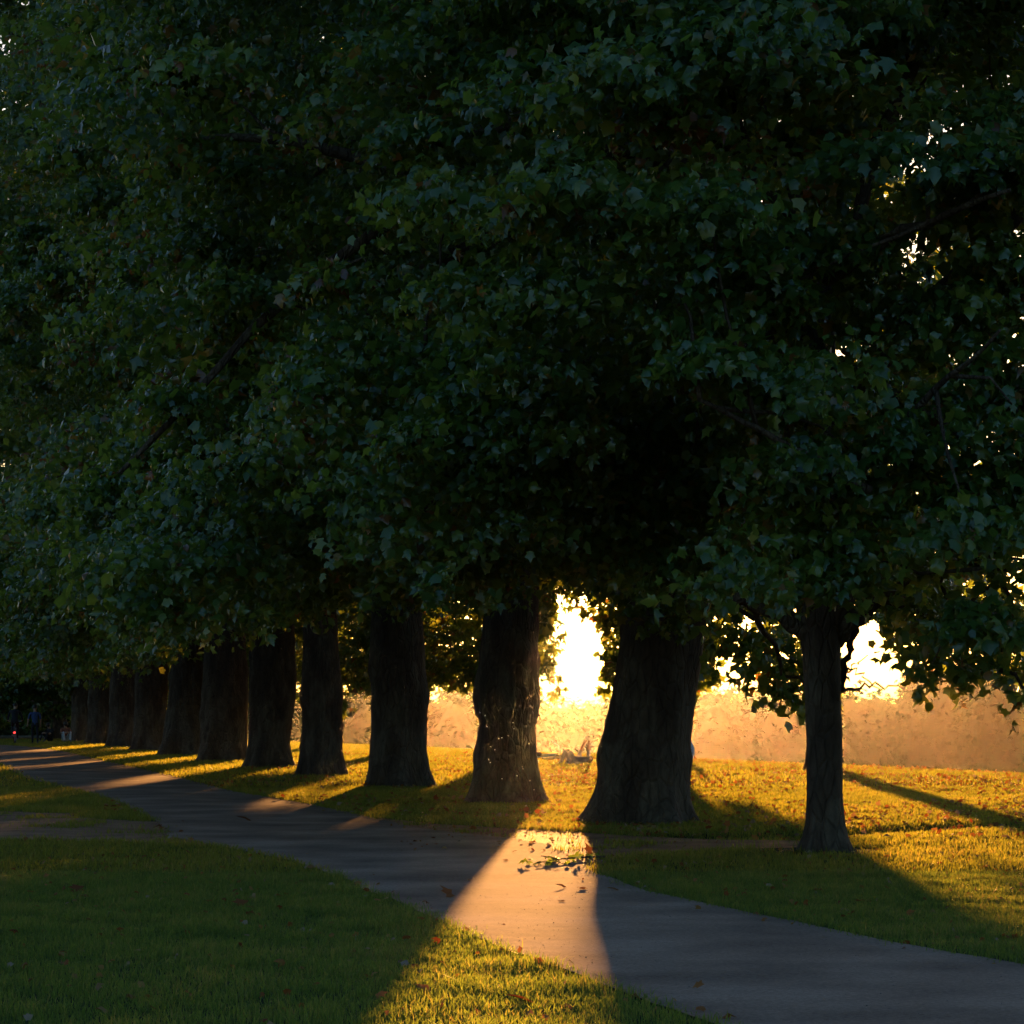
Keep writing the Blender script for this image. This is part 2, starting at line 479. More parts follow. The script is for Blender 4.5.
def leaf_arrays(pos, out, size, coarse=False, up=0.75, droop=0.45):
    n = len(pos)
    nrm = unit(np.array([0, 0, up]) + out * 0.5 + rng.normal(0, 0.58, (n, 3)))
    d = out * 0.7 + rng.normal(0, 0.7, (n, 3)); d[:, 2] -= droop
    d = unit(d - nrm * np.sum(d * nrm, 1, keepdims=True))
    s = np.cross(d, nrm)
    T, Fc = (LEAF4_V, LEAF4_F) if coarse else (LEAF_V, LEAF_F)
    curl = rng.uniform(0.2, 3.6, (n, 1))
    if coarse:
        TT = np.broadcast_to(T[None], (n, len(T), 3)).copy()
    else:                                   # every leaf its own cut: from deeply lobed to broad, and none quite symmetric
        b_ = rng.random((n, 1, 1))
        TT = LEAF_V[None] * (1 - b_) + LEAF_BROAD[None] * b_
        TT[:, 2:6, 0] *= rng.uniform(.7, 1.1, (n, 1)); TT[:, 7:11, 0] *= rng.uniform(.7, 1.1, (n, 1))
        TT = TT + rng.normal(0, 0.03, TT.shape)
    v = pos[:, None, :] + size[:, None, None] * (TT[:, :, 0:1] * s[:, None, :] + TT[:, :, 1:2] * d[:, None, :] + TT[:, :, 2:3] * curl[:, :, None] * nrm[:, None, :])
    k = len(T)
    f = Fc[None] + (np.arange(n) * k)[:, None, None]
    return v.reshape(-1, 3), f.reshape(-1, 3), k

def leaves_mesh(name, groups, base):
    """groups: list of (pos, out, size, coarse, hue) -> ONE mesh, local to base"""
    VV, FF, RN = [], [], []
    off = 0
    for pos, out, size, coarse, hue in groups:
        if len(pos) == 0: continue
        v, f, k = leaf_arrays(pos, out, size, coarse)
        VV.append(v - np.array(base)); FF.append(f + off); RN.append(np.repeat(hue, k)); off += len(v)
    V_ = np.concatenate(VV); F_ = np.concatenate(FF)
    return mesh_np(name, V_, F_, np.full(len(F_), 3), rnd=np.concatenate(RN))

CONT_FRONT = np.array([(-400, 650), (0, 655), (60, 660), (100, 648), (150, 645), (200, 624), (250, 616), (300, 602), (340, 590), (380, 584), (430, 584), (480, 585),
                       (510, 582), (545, 570), (580, 560), (612, 572), (640, 606), (700, 608), (740, 604), (780, 594), (840, 590), (870, 606), (900, 640), (940, 678), (980, 688), (1024, 705), (1300, 730)], float)
CONT_BACK = np.array([(-400, 742), (240, 742), (258, 736), (262, 700), (300, 690), (340, 703), (362, 690), (374, 704), (424, 704), (430, 688), (440, 692), (468, 690), (478, 706), (534, 706), (545, 702), (550, 668), (555, 580), (598, 580),
                      (604, 640), (608, 692), (622, 706), (690, 706), (700, 692), (712, 690), (722, 655), (735, 640), (760, 690), (800, 695), (842, 690), (848, 600), (915, 600), (925, 660), (1024, 680), (1300, 690)], float)

def hue_np(n, bias=0.0):
    h = rng.beta(2.0, 2.2, n) * 0.92 + bias
    t = rng.random(n)
    h = np.where(t > 0.975, rng.uniform(0.93, 1.0, n), h)
    return np.clip(h, 0, 1)

def clump_leaves(c, outdir, rh, rv, n):
    p = rng.normal(0, 0.5, (n, 3))
    q = np.linalg.norm(p, axis=1, keepdims=True)
    p = np.where(q > 1.05, p / q * rng.uniform(0.3, 1.05, (n, 1)), p) * np.array([rh, rh, rv])
    p[:, 2] -= 0.35 * (p[:, 0] ** 2 + p[:, 1] ** 2) / max(rh, .1)   # sprays hang at their rim
    o = unit(outdir[None] * 0.8 + p / np.array([rh, rh, rv]) * 0.6)
    return c + p, o

def crown(name, base, cen, rad, n_cl, per, size, contour, lo_cut=True, sprays=(), seed=0, fill=0.3, frustum=True, extra_cut=None, skirt=60):
    """leaf clumps spread through an uneven ellipsoid; returns the mesh and clump centres for the twigs"""
    cen = np.array(cen, float); rad = np.array(rad, float)
    P, O, S, H = [], [], [], []
    centres = []
    big_lobes = [(unit(rng.normal(0, 1, (1, 3)))[0], rng.uniform(-0.18, 0.16)) for _ in range(26)]
    for k in range(n_cl):
        d = rng.normal(0, 1, 3); d /= np.linalg.norm(d)
        if d[2] < -0.75: d[2] *= -0.3; d /= np.linalg.norm(d)
        t = 1.0
        for ld, la in big_lobes:
            t += la * max(0, (np.dot(d, ld) - 0.72)) * 2.6
        depth = rng.uniform(0.35, 0.72) if rng.random() < fill else rng.uniform(0.76, 1.07)
        c = cen + d * rad * depth * t
        rh = rng.uniform(0.5, 1.3) * (0.75 + 0.05 * rad[0]); rv = rh * rng.uniform(0.22, 0.45)
        p, o = clump_leaves(c, d, rh, rv, int(per * rng.uniform(0.5, 1.5)))
        P.append(p); O.append(o); H.append(hue_np(len(p), rng.normal(0, 0.15)))
        centres.append(c)
    for k in range(skirt):
        th = rng.uniform(0, 2 * math.pi); q = math.sqrt(rng.uniform(0.12, 1.05))
        d = np.array([math.cos(th), math.sin(th), -0.2])
        c = np.array([cen[0] + d[0] * q * rad[0], cen[1] + d[1] * q * rad[1], base[2] + rng.uniform(2.4, 5.8) + 0.4 * (1 - q)])
        rh = rng.uniform(0.5, 1.0) * (0.75 + 0.05 * rad[0])
        p, o = clump_leaves(c, unit(d[None])[0], rh, rh * rng.uniform(.35, .6), int(per * rng.uniform(0.6, 1.3)))
        P.append(p); O.append(o); H.append(hue_np(len(p), rng.normal(0, 0.09)))
        centres.append(c)
    for (px, py, Y, rh, rv, n) in sprays:
        c = np.array(at(px, py, Y)); dd = unit((c - cen)[None])[0]
        p, o = clump_leaves(c, dd, rh, rv, n)
        P.append(p); O.append(o); H.append(hue_np(len(p), 0.12) + 10)       # marked: keeps below the general underside
        centres.append(c)
    P = np.concatenate(P); O = np.concatenate(O); H = np.concatenate(H)
    spray = H > 5; H = np.where(spray, H - 10, H)
    px, py = proj(P)
    lim = np.interp(px, contour[:, 0], contour[:, 1]) + rng.normal(0, 7, len(P)) + 17 * np.sin(px * 0.09 + seed) + 6 * np.sin(px * 0.23 + seed * 2)
    keep = (py < lim) | spray | (px < -400) | (px > 1400)
    keep &= P[:, 2] > ground_z(P[:, 0], P[:, 1]) + 0.25
    if extra_cut is not None:
        keep &= extra_cut(px, py, P)
    P, O, H, px, py = P[keep], O[keep], H[keep], px[keep], py[keep]
    n = len(P)
    sz = size * (0.5 + 1.0 * rng.beta(2.0, 2.0, n))
    g = []
    if frustum:
        vis = (px > -110) & (px < 1134) & (py > -90)
        back = P[:, 1] > cen[1] + 0.25 * rad[1]
        fine = vis & ~(back & (py < 500))
        co = ~fine
        thin = co & (rng.random(n) < 0.30)
        g.append((P[fine], O[fine], sz[fine], base[1] > 75, np.clip(H[fine], 0, 1)))
        g.append((P[thin], O[thin], sz[thin] * 1.9, True, np.clip(H[thin], 0, 1)))
    else:
        g.append((P, O, sz, True, np.clip(H, 0, 1)))
    return leaves_mesh(name, g, base), centres

def branches(base, axis, z_fork, z_top, centres, n_limb, r0, seed, explicit=()):
    """limbs that leave the trunk, and twigs that carry the clumps"""
    rd = random.Random(seed)
    mb = MB()
    nodes = []
    b = Vector(base)
    def curve(p0, p1, lift, r_a, r_b, n=9, sides=8, jit=0.12):
        pts = []
        m = (p0 + p1) / 2 + Vector((0, 0, lift))
        for i in range(n):
            t = i / (n - 1)
            p = p0 * (1 - t) ** 2 + m * 2 * t * (1 - t) + p1 * t * t
            if 0 < i < n - 1:
                p = p + Vector((rd.uniform(-1, 1), rd.uniform(-1, 1), rd.uniform(-1, 1))) * jit
            pts.append(p)
        if lift != 77.0 and b.y < 100:
            for q in pts:
                if q.y > 1 and 545 < CX + q.x / q.y * F < 612 and HY - (q.z - EYE) / q.y * F > 570:
                    return []
        mb.tube([q - b for q in pts], [r_a + (r_b - r_a) * (i / (n - 1)) for i in range(n)], sides)
        return pts
    cs = [Vector(c) for c in centres]
    for (p0, p1, lift, ra, rb) in explicit:
        nodes += curve(Vector(p0), Vector(p1), lift, ra, rb, 10, 10, 0.04)
    behind = [c for c in cs if c.y > b.y - 1.5] or cs      # heavy limbs run inside the crown, not out through its face
    picks = rd.sample(behind, min(n_limb, len(behind)))
    for c in picks:
        z = rd.uniform(z_fork, z_top)
        cx, r = axis(z)
        p0 = b + Vector((cx, 0, z))
        dirv = (c - p0); dirv.z = 0
        if dirv.length > 0.1: p0 = p0 + dirv.normalized() * r * 0.5
        nodes += curve(p0, c, 0.12 * (c - p0).length, min(r0, r * 0.55), 0.03)
    for c in rd.sample(cs, min(len(cs), 110)):
        if not nodes: break
        q = min(rd.sample(nodes, min(40, len(nodes))), key=lambda w: (w - c).length)
        if 0.3 < (q - c).length < 2.4:
            curve(q, c, rd.uniform(-0.1, 0.3), 0.028, 0.008, 5, 5, 0.07)
    return mb

LABELS = [
    'slim young plane tree with a forked trunk, nearest and rightmost of the row',
    'massive plane tree with a flared trunk and bulging ring just right of the low sun',
    'plane tree with a burl on its left side, midges lit before it, left of sun',
    'thick straight plane tree between the burled tree and the narrower trunk to its left',
    'plane tree with a narrower trunk, pale haze showing on both sides of its foot',
    'plane tree with a bulging waist, left neighbour of the narrower hazy-sided trunk',
    'dark plane tree with a thin lit sliver of foliage along its right edge',
    'dark plane tree with a wide sloping foot, its trunk touching the next on its right',
    'shadowed plane trunk left of the wide sloping foot, behind the yellow light streaks',
    'nearly black plane trunk far down the row above the yellow light streaks',
    'faint far plane trunk at the end of the row, right of the seated people',
    'last and farthest plane trunk of the row beside the dark end of the path']

T1_SPRAYS = [(px_, py_, 28.2 - .004 * (px_ - 860),   .5, .3, 34) for px_, py_ in ((905, 590), (940, 600), (980, 590), (1015, 600), (890, 560), (930, 560), (970, 555), (1010, 560), (1045, 570), (870, 540), (950, 625), (990, 620), (1030, 630), (915, 615), (1050, 610))] + [(px_, py_, 26.6, .55, .3, 130) for px_, py_ in ((800, 440), (850, 450), (820, 480), (870, 490), (790, 510), (840, 520), (880, 530), (810, 555), (855, 560), (785, 575), (830, 580), (960, 515), (1000, 520), (1030, 500), (1000, 345), (975, 300), (1025, 320), (990, 380), (930, 110), (960, 140), (935, 160), (980, 232), (1010, 245), (960, 215), (1000, 100), (940, 400), (925, 480), (945, 440), (985, 465), (970, 490), (1010, 470), (905, 120), (915, 95), (1020, 225), (990, 500))] + [(728, 628, 31.5, .45, .3, 42), (745, 650, 31.5, .5, .3, 54), (762, 672, 31.8, .45, .3, 48), (782, 690, 32, .4, .28, 42), (800, 705, 32, .28, .25, 24), (812, 690, 32.3, .3, .25, 24), (765, 640, 32, .5, .3, 54),
             (795, 655, 32.3, .4, .3, 48), (786, 668, 32.5, .4, .25, 36), (810, 660, 32, .3, .3, 30),
             (930, 668, 27.5, .34, .24, 27), (905, 640, 28, .4, .3, 36), (950, 650, 28, .5, .3, 54), (985, 648, 27.5, .5, .3, 57), (1010, 672, 27.5, .4, .3, 42), (1035, 700, 27.3, .4, .3, 42), (1000, 640, 29, .6, .35, 66), (922, 690, 27.7, .18, .14, 9), (960, 690, 27.5, .16, .12, 8), (1060, 690, 27, .5, .3, 54), (968, 665, 28.5, .4, .25, 36)]
T2_SPRAYS = [(px_, py_, 30.6, .7, .35, 150) for px_, py_ in ((560, 440), (610, 430), (670, 425), (590, 475), (640, 470), (700, 465), (570, 515), (620, 515), (680, 510), (600, 550), (650, 550), (710, 545), (560, 545))] + [(660, 612, 35.0, .5, .3, 70), (685, 622, 35.0, .35, .3, 45), (640, 600, 35.2, .5, .3, 70), (600, 590, 38, .35, .2, 36)]
T3_SPRAYS = [(505, 590, 42.6, .5, .3, 60), (525, 582, 42.6, .4, .25, 45), (545, 590, 45, .22, .25, 26), (490, 596, 42.5, .4, .3, 45)]
T4_SPRAYS = [(px_, py_, 43.5 + 0.012 * (px_ - 60) + (py_ - 400) * .006, .75, .42, 130) for px_, py_ in ((110, 420), (160, 400), (210, 395), (260, 400), (310, 410), (70, 450), (120, 460), (180, 445), (240, 440), (300, 450), (350, 440), (55, 490), (100, 500), (160, 490), (220, 485), (290, 495), (340, 500), (45, 520), (80, 540), (140, 535), (200, 530), (260, 540), (110, 570), (170, 580), (230, 580), (285, 575), (90, 595))] + [(390, 598, 51.5, .6, .4, 80), (415, 600, 51.5, .4, .3, 45), (370, 592, 51.3, .5, .4, 60)]
SPR = {0: T1_SPRAYS, 1: T2_SPRAYS, 2: T3_SPRAYS, 3: T4_SPRAYS}

def centre_for(i, X, Y):
    if i == 0: return (X + 0.4, Y - 0.3, 7.6), (5.4, 4.3, 5.6), 290, 330, 0.135
    if i == 1: return (X - 1.5, Y - 1.0, 10.0), (6.3, 6.4, 8.4), 330, 270, 0.135
    if i < 4: return (X - 0.8, Y - 1.0, 11.0), (7.2, 6.8, 9.2), 350, 260, 0.14
    return (X - 1.0, Y - 1.0, 14.5), (8.0, 7.4, 12.6), 370, 200, 0.17

def thin_right(px, py, P):
    v = np.array([noise.noise((p[0] * .75, p[1] * .5, p[2] * .75 + 3)) for p in P])
    return ~((P[:, 0] > 3.0) & (P[:, 2] > 4.5) & (v > 0.20) & (rng.random(len(P)) < 0.8))

for i, (px, Y) in enumerate(ROW):
    X = (px - CX) / F * Y
    base = (X, Y, 0.0)
    root = empty('plane_tree', base)
    tag(root, LABELS[i], 'tree', 'plane trees in the row along the path')
    zt = 7.5 if i == 0 else (15 if i < 4 else 18)
    me, axis, bx = trunk_mesh('trunk', i, px, Y, zt)
    link('trunk', me, M_BARK, root)
    cen, rad, ncl, per, sz = centre_for(i, X, Y)
    cm, cs = crown('crown', base, cen, rad, ncl, per, sz, CONT_FRONT, sprays=SPR.get(i, ()), seed=i * 1.7, skirt=110 if i else 46, extra_cut=thin_right if i < 2 else None)
    link('crown', cm, M_LEAF, root)
    ex = []
    if i == 0:
        ex = [(at(818, 640, Y), at(735, 598, Y - .2), 0.15, 0.14, 0.06), (at(832, 640, Y), at(880, 598, Y - .3), 0.0, 0.15, 0.06), (at(880, 600, Y - .3), at(985, 560, Y - 1.5), 0.2, 0.06, 0.02),
              (at(840, 690, Y + .25), at(850, 640, Y + .4), 0.0, 0.035, 0.045), (at(850, 640, Y + .4), at(868, 585, Y + .2), 0.0, 0.045, 0.06), (at(842, 692, Y + .25), at(905, 690, Y + .3), 0.12, 0.022, 0.008), (at(848, 668, Y + .3), at(880, 690, Y + .3), 0.05, 0.016, 0.006),
              (at(846, 672, Y + .3), at(868, 655, Y + .3), 0.03, 0.014, 0.005), (at(735, 600, Y - .2), at(790, 695, Y + 2.5), 0.5, 0.06, 0.01), (at(985, 520, Y - 1.5), at(1000, 670, Y - 1.7), 0.4, 0.03, 0.008),
              (at(700, 400, Y - 4), at(870, 490, Y - 3), 0.05, 0.02, 0.05), (at(825, 280, Y - 2), at(1010, 190, Y - 4), 0.2, 0.07, 0.02), (at(860, 470, Y - 2), at(1000, 330, Y - 4), 0.1, 0.06, 0.015)]
    mb = branches(base, axis, 2.6 if i == 0 else 4.5, zt - .5, cs, 12 if i == 0 else 16, 0.10 if i == 0 else 0.24, 100 + i, ex)
    mb.build('branches', M_BARK, root)

# ---- the trees that stand behind the row, their low sprays lit from behind
BACK = [(655, 71, 'plane tree behind the massive flared trunk, its back-lit leaves hanging right of the sun'),
        (508, 78, 'plane tree behind the burled trunk, its golden leaves hanging left of the sun'),
        (822, 66, 'plane tree hidden behind the slim forked tree, bright gaps in its foliage'),
        (392, 88, 'plane tree behind the thick straight trunk, its yellow-green sprays reaching low'),
        (312, 100, 'plane tree in the back row seen beside the narrower trunk'),
        (225, 113, 'lit tree glimpsed as a yellow-green sliver between two dark trunks'),
        (150, 128, 'dim olive tree seen left of the trunk with the wide sloping foot'),
        (60, 140, 'dark bushy tree closing the view behind the seated people'),
        (-40, 146, 'dark tree at the far end of the path behind the cyclist')]
SPR_B = {0: [(640, 690, 70, .6, .45, 60), (665, 680, 70, .7, .5, 80), (685, 690, 70, .5, .4, 60), (650, 655, 70, .8, .6, 90), (712, 640, 70, .55, .6, 70), (704, 672, 70, .5, .5, 60), (720, 620, 70, .5, .5, 60), (606, 630, 70, .3, .6, 44), (612, 665, 70, .3, .5, 40), (602, 655, 70, .2, .2, 16), (600, 688, 70, .2, .15, 12), (590, 610, 70, .35, .2, 24)],  # dense clumps behind the front trunks are added to keep sun off the path
         1: [(510, 652, 75, .5, .6, 130), (498, 640, 75, .5, .6, 130), (522, 640, 75, .5, .6, 120), (485, 645, 75, .4, .6, 90), (508, 620, 75, .6, .6, 120), (440, 655, 78, .4, .5, 70), (434, 668, 78, .3, .4, 50), (436, 640, 78, .4, .5, 60), (533, 660, 76, .3, .7, 110), (536, 630, 76, .3, .7, 90), (532, 690, 76, .25, .4, 60), (490, 690, 77, .5, .4, 80), (510, 690, 77, .5, .4, 80), (525, 685, 77, .4, .5, 70), (495, 660, 77, .7, .6, 110), (520, 655, 77, .6, .6, 100), (505, 630, 77, .7, .6, 110), (445, 610, 76, .9, .8, 120), (455, 650, 76, .9, .7, 120), (430, 640, 76, .7, .7, 90), (462, 680, 76, .5, .35, 50), (438, 675, 76, .5, .4, 50), (555, 620, 76, .28, .9, 60), (552, 660, 76, .3, .8, 60), (558, 690, 76, .3, .3, 30), (560, 640, 76, .25, .5, 30)],
         2: [(822, 660, 65.5, .5, .6, 60), (826, 690, 65.5, .45, .4, 50)],
         4: [(px_, py_, 104, .7, .5, 90) for px_, py_ in ((252, 672), (264, 690), (276, 672), (288, 686), (258, 650), (284, 655), (298, 668), (312, 690), (325, 680), (312, 660), (335, 665))],
         5: [(px_, py_, 114, .8, .5, 80) for px_, py_ in ((180, 690), (192, 670), (210, 690), (225, 680), (240, 690), (205, 655), (232, 655))],
         3: [(410, 665, 85, .6, .6, 120), (398, 650, 85, .6, .6, 110), (415, 640, 85, .6, .6, 110), (426, 665, 86, .35, .6, 90), (422, 640, 86, .5, .6, 90), (364, 668, 86, .35, .6, 70), (368, 640, 86, .5, .6, 80), (378, 680, 86, .5, .6, 90), (415, 685, 86, .4, .5, 80), (412, 650, 86, .6, .7, 110), (385, 625, 86, .8, .7, 110), (395, 690, 86, .6, .4, 70), (405, 670, 86, .7, .5, 90), (385, 660, 86, .7, .6, 90), (350, 640, 84, .7, 1.0, 110), (352, 680, 84, .6, .6, 70), (345, 705, 84, .4, .35, 36), (360, 610, 84, .6, .8, 80)]}
def windows(px, py, P):
    # thinned where gaps show between trunks; hidden parts left dense to block the sun
    loose = ((px > 426) & (px < 474)) | ((px > 350) & (px < 362)) | ((px > 704) & (px < 800)) | ((px > 552) & (px < 612))
    return ~(loose & (py > 560) & (rng.random(len(P)) < np.where(px > 700, 0.62, np.where(px < 500, 0.12, 0.48))))

for i, (px, Y, lab) in enumerate(BACK):
    X = (px - CX) / F * Y
    base = (X, Y, float(ground_z(X, Y)))
    root = empty('plane_tree', base)
    tag(root, lab, 'tree', 'trees standing behind the row')
    me, axis, bx = trunk_mesh('trunk', 20 + i, px, Y, 14)
    me.transform(Matrix.Diagonal((0.6, 0.6, 1, 1)))
    link('trunk', me, M_BARK, root)
    low = 0.0 if i < 6 else -1.5
    cm, cs = crown('crown', base, (X, Y, 9.5 + low), (5.2, 5.0, 8.2 if i < 6 else 8.6), 230, 75, 0.26, CONT_BACK, sprays=SPR_B.get(i, ()), seed=i * 2.3 + 5, fill=0.3, skirt=70, extra_cut=windows)
    link('crown', cm, M_LEAF, root)
    mb = branches(base, axis, 4.0, 12.5, cs, 12, 0.16, 300 + i)
    mb.build('branches', M_BARK, root)

# ---- low bushes in the dark at the far left
for k, (px, Y, r, lab) in enumerate([(-10, 133, 2.6, 'dark leafy bush at the left picture edge beyond the path'), (75, 131, 2.2, 'dark round bush behind the two seated people'),
                                     (128, 136, 2.0, 'dim bush filling the gap between the farthest trunks')]):
    X = (px - CX) / F * Y
    base = (X, Y, float(ground_z(X, Y)))
    root = empty('bush', base)
    tag(root, lab, 'bush', 'bushes at the far end of the path')
    cm, cs = crown('crown', base, (X, Y, base[2] + r * .95), (r * 1.4, r, r), 60, 70, 0.26, CONT_BACK, seed=k + 40., fill=0.3)
    link('crown', cm, M_LEAF, root)
    mb = MB()
    for q in range(7):
        c = Vector(cs[q * 3])
        mb.tube([(random.uniform(-.2, .2), random.uniform(-.2, .2), -0.1), (c - Vector(base)) * 0.5 + Vector((0, 0, .3)), c - Vector(base)], [0.06, 0.04, 0.012], 6)
    mb.build('stem', M_BARK, root)

# ---- the far wood: one hazy mass
def woodland():
    top = np.array([(100, 680), (300, 690), (450, 692), (560, 699), (630, 701), (700, 692), (800, 688), (905, 690), (930, 664), (975, 655), (1024, 650), (1400, 640)], float)
    VV, FF, RN, off = [], [], [], 0
    for k in range(260):
        Y = rng.uniform(235, 330)
        px = rng.uniform(-150, 1300)
        X = (px - CX) / F * Y
        if k > 190: Y = rng.uniform(320, 350); px = rng.uniform(100, 1200); X = (px - CX) / F * Y
        if 140 < k <= 190:  # left trees added to block the sun and darken the far-left background
            Y = rng.uniform(175, 215); X = rng.uniform(-72, -24); px = CX + X / Y * F
        ztop = EYE + (HY - np.interp(px, top[:, 0], top[:, 1])) / F * Y + rng.uniform(-1.8, 0.4)
        if 140 < k <= 190: ztop = rng.uniform(11, 17)
        zb = float(ground_z(X, Y))
        h = ztop - zb
        r = np.array([rng.uniform(4.0, 6.5)] * 2 + [h / 2])
        n = 2000
        d = unit(rng.normal(0, 1, (n, 3)))
        lob = 1 + 0.16 * np.sin(d[:, 0] * 7 + k) * np.sin(d[:, 2] * 6 + k * 2) + 0.12 * np.sin(d[:, 1] * 9 + d[:, 2] * 5)
        p = np.array([X, Y, zb + h / 2]) + d * r * (lob * rng.uniform(0.78, 1.0, n))[:, None]
        v, f, kk = leaf_arrays(p, d, rng.uniform(0.45, 1.0, n), True)
        VV.append(v); FF.append(f + off); off += len(v); RN.append(np.repeat(np.clip(rng.normal(0.5, 0.2, n), 0, 1), kk))
        # opaque core added inside the crown so no sky shows through
        nu, nv = 18, 11
        tt, aa = np.meshgrid(np.linspace(0.02, math.pi - 0.02, nv), np.arange(nu) * 2 * math.pi / nu, indexing='ij')
        d = np.stack([np.sin(tt) * np.cos(aa), np.sin(tt) * np.sin(aa), np.cos(tt)], -1).reshape(-1, 3)
        lob = 1 + 0.16 * np.sin(d[:, 0] * 7 + k) * np.sin(d[:, 2] * 6 + k * 2) + 0.12 * np.sin(d[:, 1] * 9 + d[:, 2] * 5)
        v = np.array([X, Y, zb + h / 2]) + d * r * 0.82 * lob[:, None]
        i0 = (np.arange(nv - 1)[:, None] * nu + np.arange(nu)[None]).ravel(); i1 = (np.arange(nv - 1)[:, None] * nu + (np.arange(nu) + 1)[None] % nu).ravel()
        f = np.concatenate([np.stack([i0, i0 + nu, i1 + nu], -1), np.stack([i0, i1 + nu, i1], -1)])
        VV.append(v); FF.append(f + off); off += len(v); RN.append(np.full(len(v), 0.3))
    F_ = np.concatenate(FF)
    me = mesh_np('woodland', np.concatenate(VV), F_, np.full(len(F_), 3), rnd=np.concatenate(RN))
    o = link('woodland', me, M_WOOD)
    tag(o, 'hazy mass of distant trees beyond the crest of the golden field', 'wood', kind='stuff')
woodland()

# ------------------------------------------------------------------ grass
def blades(name, X, Y, h, w, lean=0.5, rndb=None):
    n = len(X)
    z = ground_z(X, Y)
    a_ = rng.uniform(0, 2 * math.pi, n)
    la = rng.uniform(0, 2 * math.pi, n); ll = np.abs(rng.normal(0, lean, n)) * h
    b = np.stack([X, Y, z - 0.005], -1)
    s = np.stack([np.cos(a_), np.sin(a_), np.zeros(n)], -1) * (w / 2)[:, None]
    l = np.stack([np.cos(la) * ll, np.sin(la) * ll, np.zeros(n)], -1)
    up = np.array([0, 0, 1.0])
    v0, v1 = b - s, b + s
    m = b + l * 0.35 + up * (h * 0.6)[:, None]
    v2, v3 = m + s * 0.75, m - s * 0.75
    v4 = b + l + up * (h * 0.97)[:, None]
    VV = np.stack([v0, v1, v2, v3, v4], 1).reshape(-1, 3)
    o = (np.arange(n) * 5)[:, None]
    q = (o + np.array([0, 1, 2, 3])); t = (o + np.array([3, 2, 4]))
    F_ = np.concatenate([q.ravel(), t.ravel()])
    sz = np.concatenate([np.full(n, 4), np.full(n, 3)])
    r = np.clip(rng.beta(2, 2.4, n) + (0 if rndb is None else rndb), 0, 1)
    return mesh_np(name, VV, F_, sz, rnd=np.repeat(r, 5))

def scatter(n, y0, y1, pad):
    """points spread evenly over the wedge of ground the lens can see, and a margin beside it"""
    u = rng.random(n)
    Y = np.sqrt(y0 ** 2 + u * (y1 ** 2 - y0 ** 2))
    half = 512 / F * Y + pad
    X = rng.uniform(-1, 1, n) * half
    return X, Y

def off_path(X, Y, jit=0.05):
    xj = X + rng.normal(0, jit, len(X)); yj = Y + rng.normal(0, jit * 2, len(X))
    k = ~inside(xj, yj, PATH)
    d = inside(xj, yj, DIRT1) | inside(xj, yj, DIRT2)
    k &= ~(d & (rng.random(len(X)) < np.clip(1.25 - 0.9 * (tuft(X, Y, 1.1, 77.0) > 0.36) , 0, .97)))
    for (px, Yt), r in zip(ROW, (0.27, .66, .58, .58, .45, .5, .5, .5, .5, .5, .5, .5)):
        k &= np.hypot(X - (px - CX) / F * Yt, Y - Yt) > r
    k &= ~((np.hypot((X - 3.45) / 1.2, (Y - 29.1) / 1.4) < 0.62) & (rng.random(len(X)) < 0.85))
    return k

def tuft(X, Y, s, seed):
    v = np.array([noise.noise((x * s, y * s, seed)) for x, y in zip(X, Y)])
    return v

X, Y = scatter(400000, 11.6, 25, 1.7)
k = off_path(X, Y, 0.06); X, Y = X[k], Y[k]
tf = tuft(X, Y, 1.6, 3.0) * 0.5 + tuft(X, Y, 7.0, 8.0) * 0.5
h = np.clip(0.052 * (1 + 1.15 * tf) * rng.uniform(0.55, 1.35, len(X)), 0.012, 0.12)
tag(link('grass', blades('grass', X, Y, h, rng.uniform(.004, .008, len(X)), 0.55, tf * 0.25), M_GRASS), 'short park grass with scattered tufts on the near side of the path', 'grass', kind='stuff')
X, Y = scatter(420000, 25, 52, 1.5)
k = off_path(X, Y, 0.06); X, Y = X[k], Y[k]
tf = tuft(X, Y, 0.9, 13.0) * 0.5 + tuft(X, Y, 4.0, 18.0) * 0.6
h = np.clip(0.06 * (1 + 0.8 * tf) * rng.uniform(0.5, 1.4, len(X)), 0.015, 0.14)
tag(link('grass', blades('grass', X, Y, h, rng.uniform(.008, .014, len(X)), 0.5, tf * 0.25), M_FIELD), 'sunlit grass under and around the nearest trunks of the row', 'grass', kind='stuff')
X, Y = scatter(420000, 52, 132, 2.5)
k = off_path(X, Y, 0.1) & (Y < crest(X) + 22); X, Y = X[k], Y[k]
tf = tuft(X, Y, 0.5, 23.0) * 0.5 + tuft(X, Y, 2.2, 28.0) * 0.6
h = np.clip(0.075 * (1 + 0.8 * tf) * rng.uniform(0.5, 1.4, len(X)), 0.02, 0.17)
tag(link('grass', blades('grass', X, Y, h, rng.uniform(.014, .028, len(X)), 0.5, tf * 0.25), M_FIELD), 'golden grass of the open field up to its crest', 'grass', kind='stuff')

# ------------------------------------------------------------------ fallen leaves
def litter(name, X, Y, size, z, label):
    n = len(X)
    P = np.stack([X, Y, ground_z(X, Y) + z], -1)
    nrm_out = rng.normal(0, 1, (n, 3)); nrm_out[:, 2] = 0
    v, f, k = leaf_arrays(P, unit(nrm_out) * 0.8, size, False, up=1.0, droop=0.0)
    me = mesh_np(name, v, f, np.full(len(f), 3), rnd=np.repeat(rng.random(n), k))
    tag(link(name, me, M_LITTER), label, 'fallen leaves', kind='stuff')

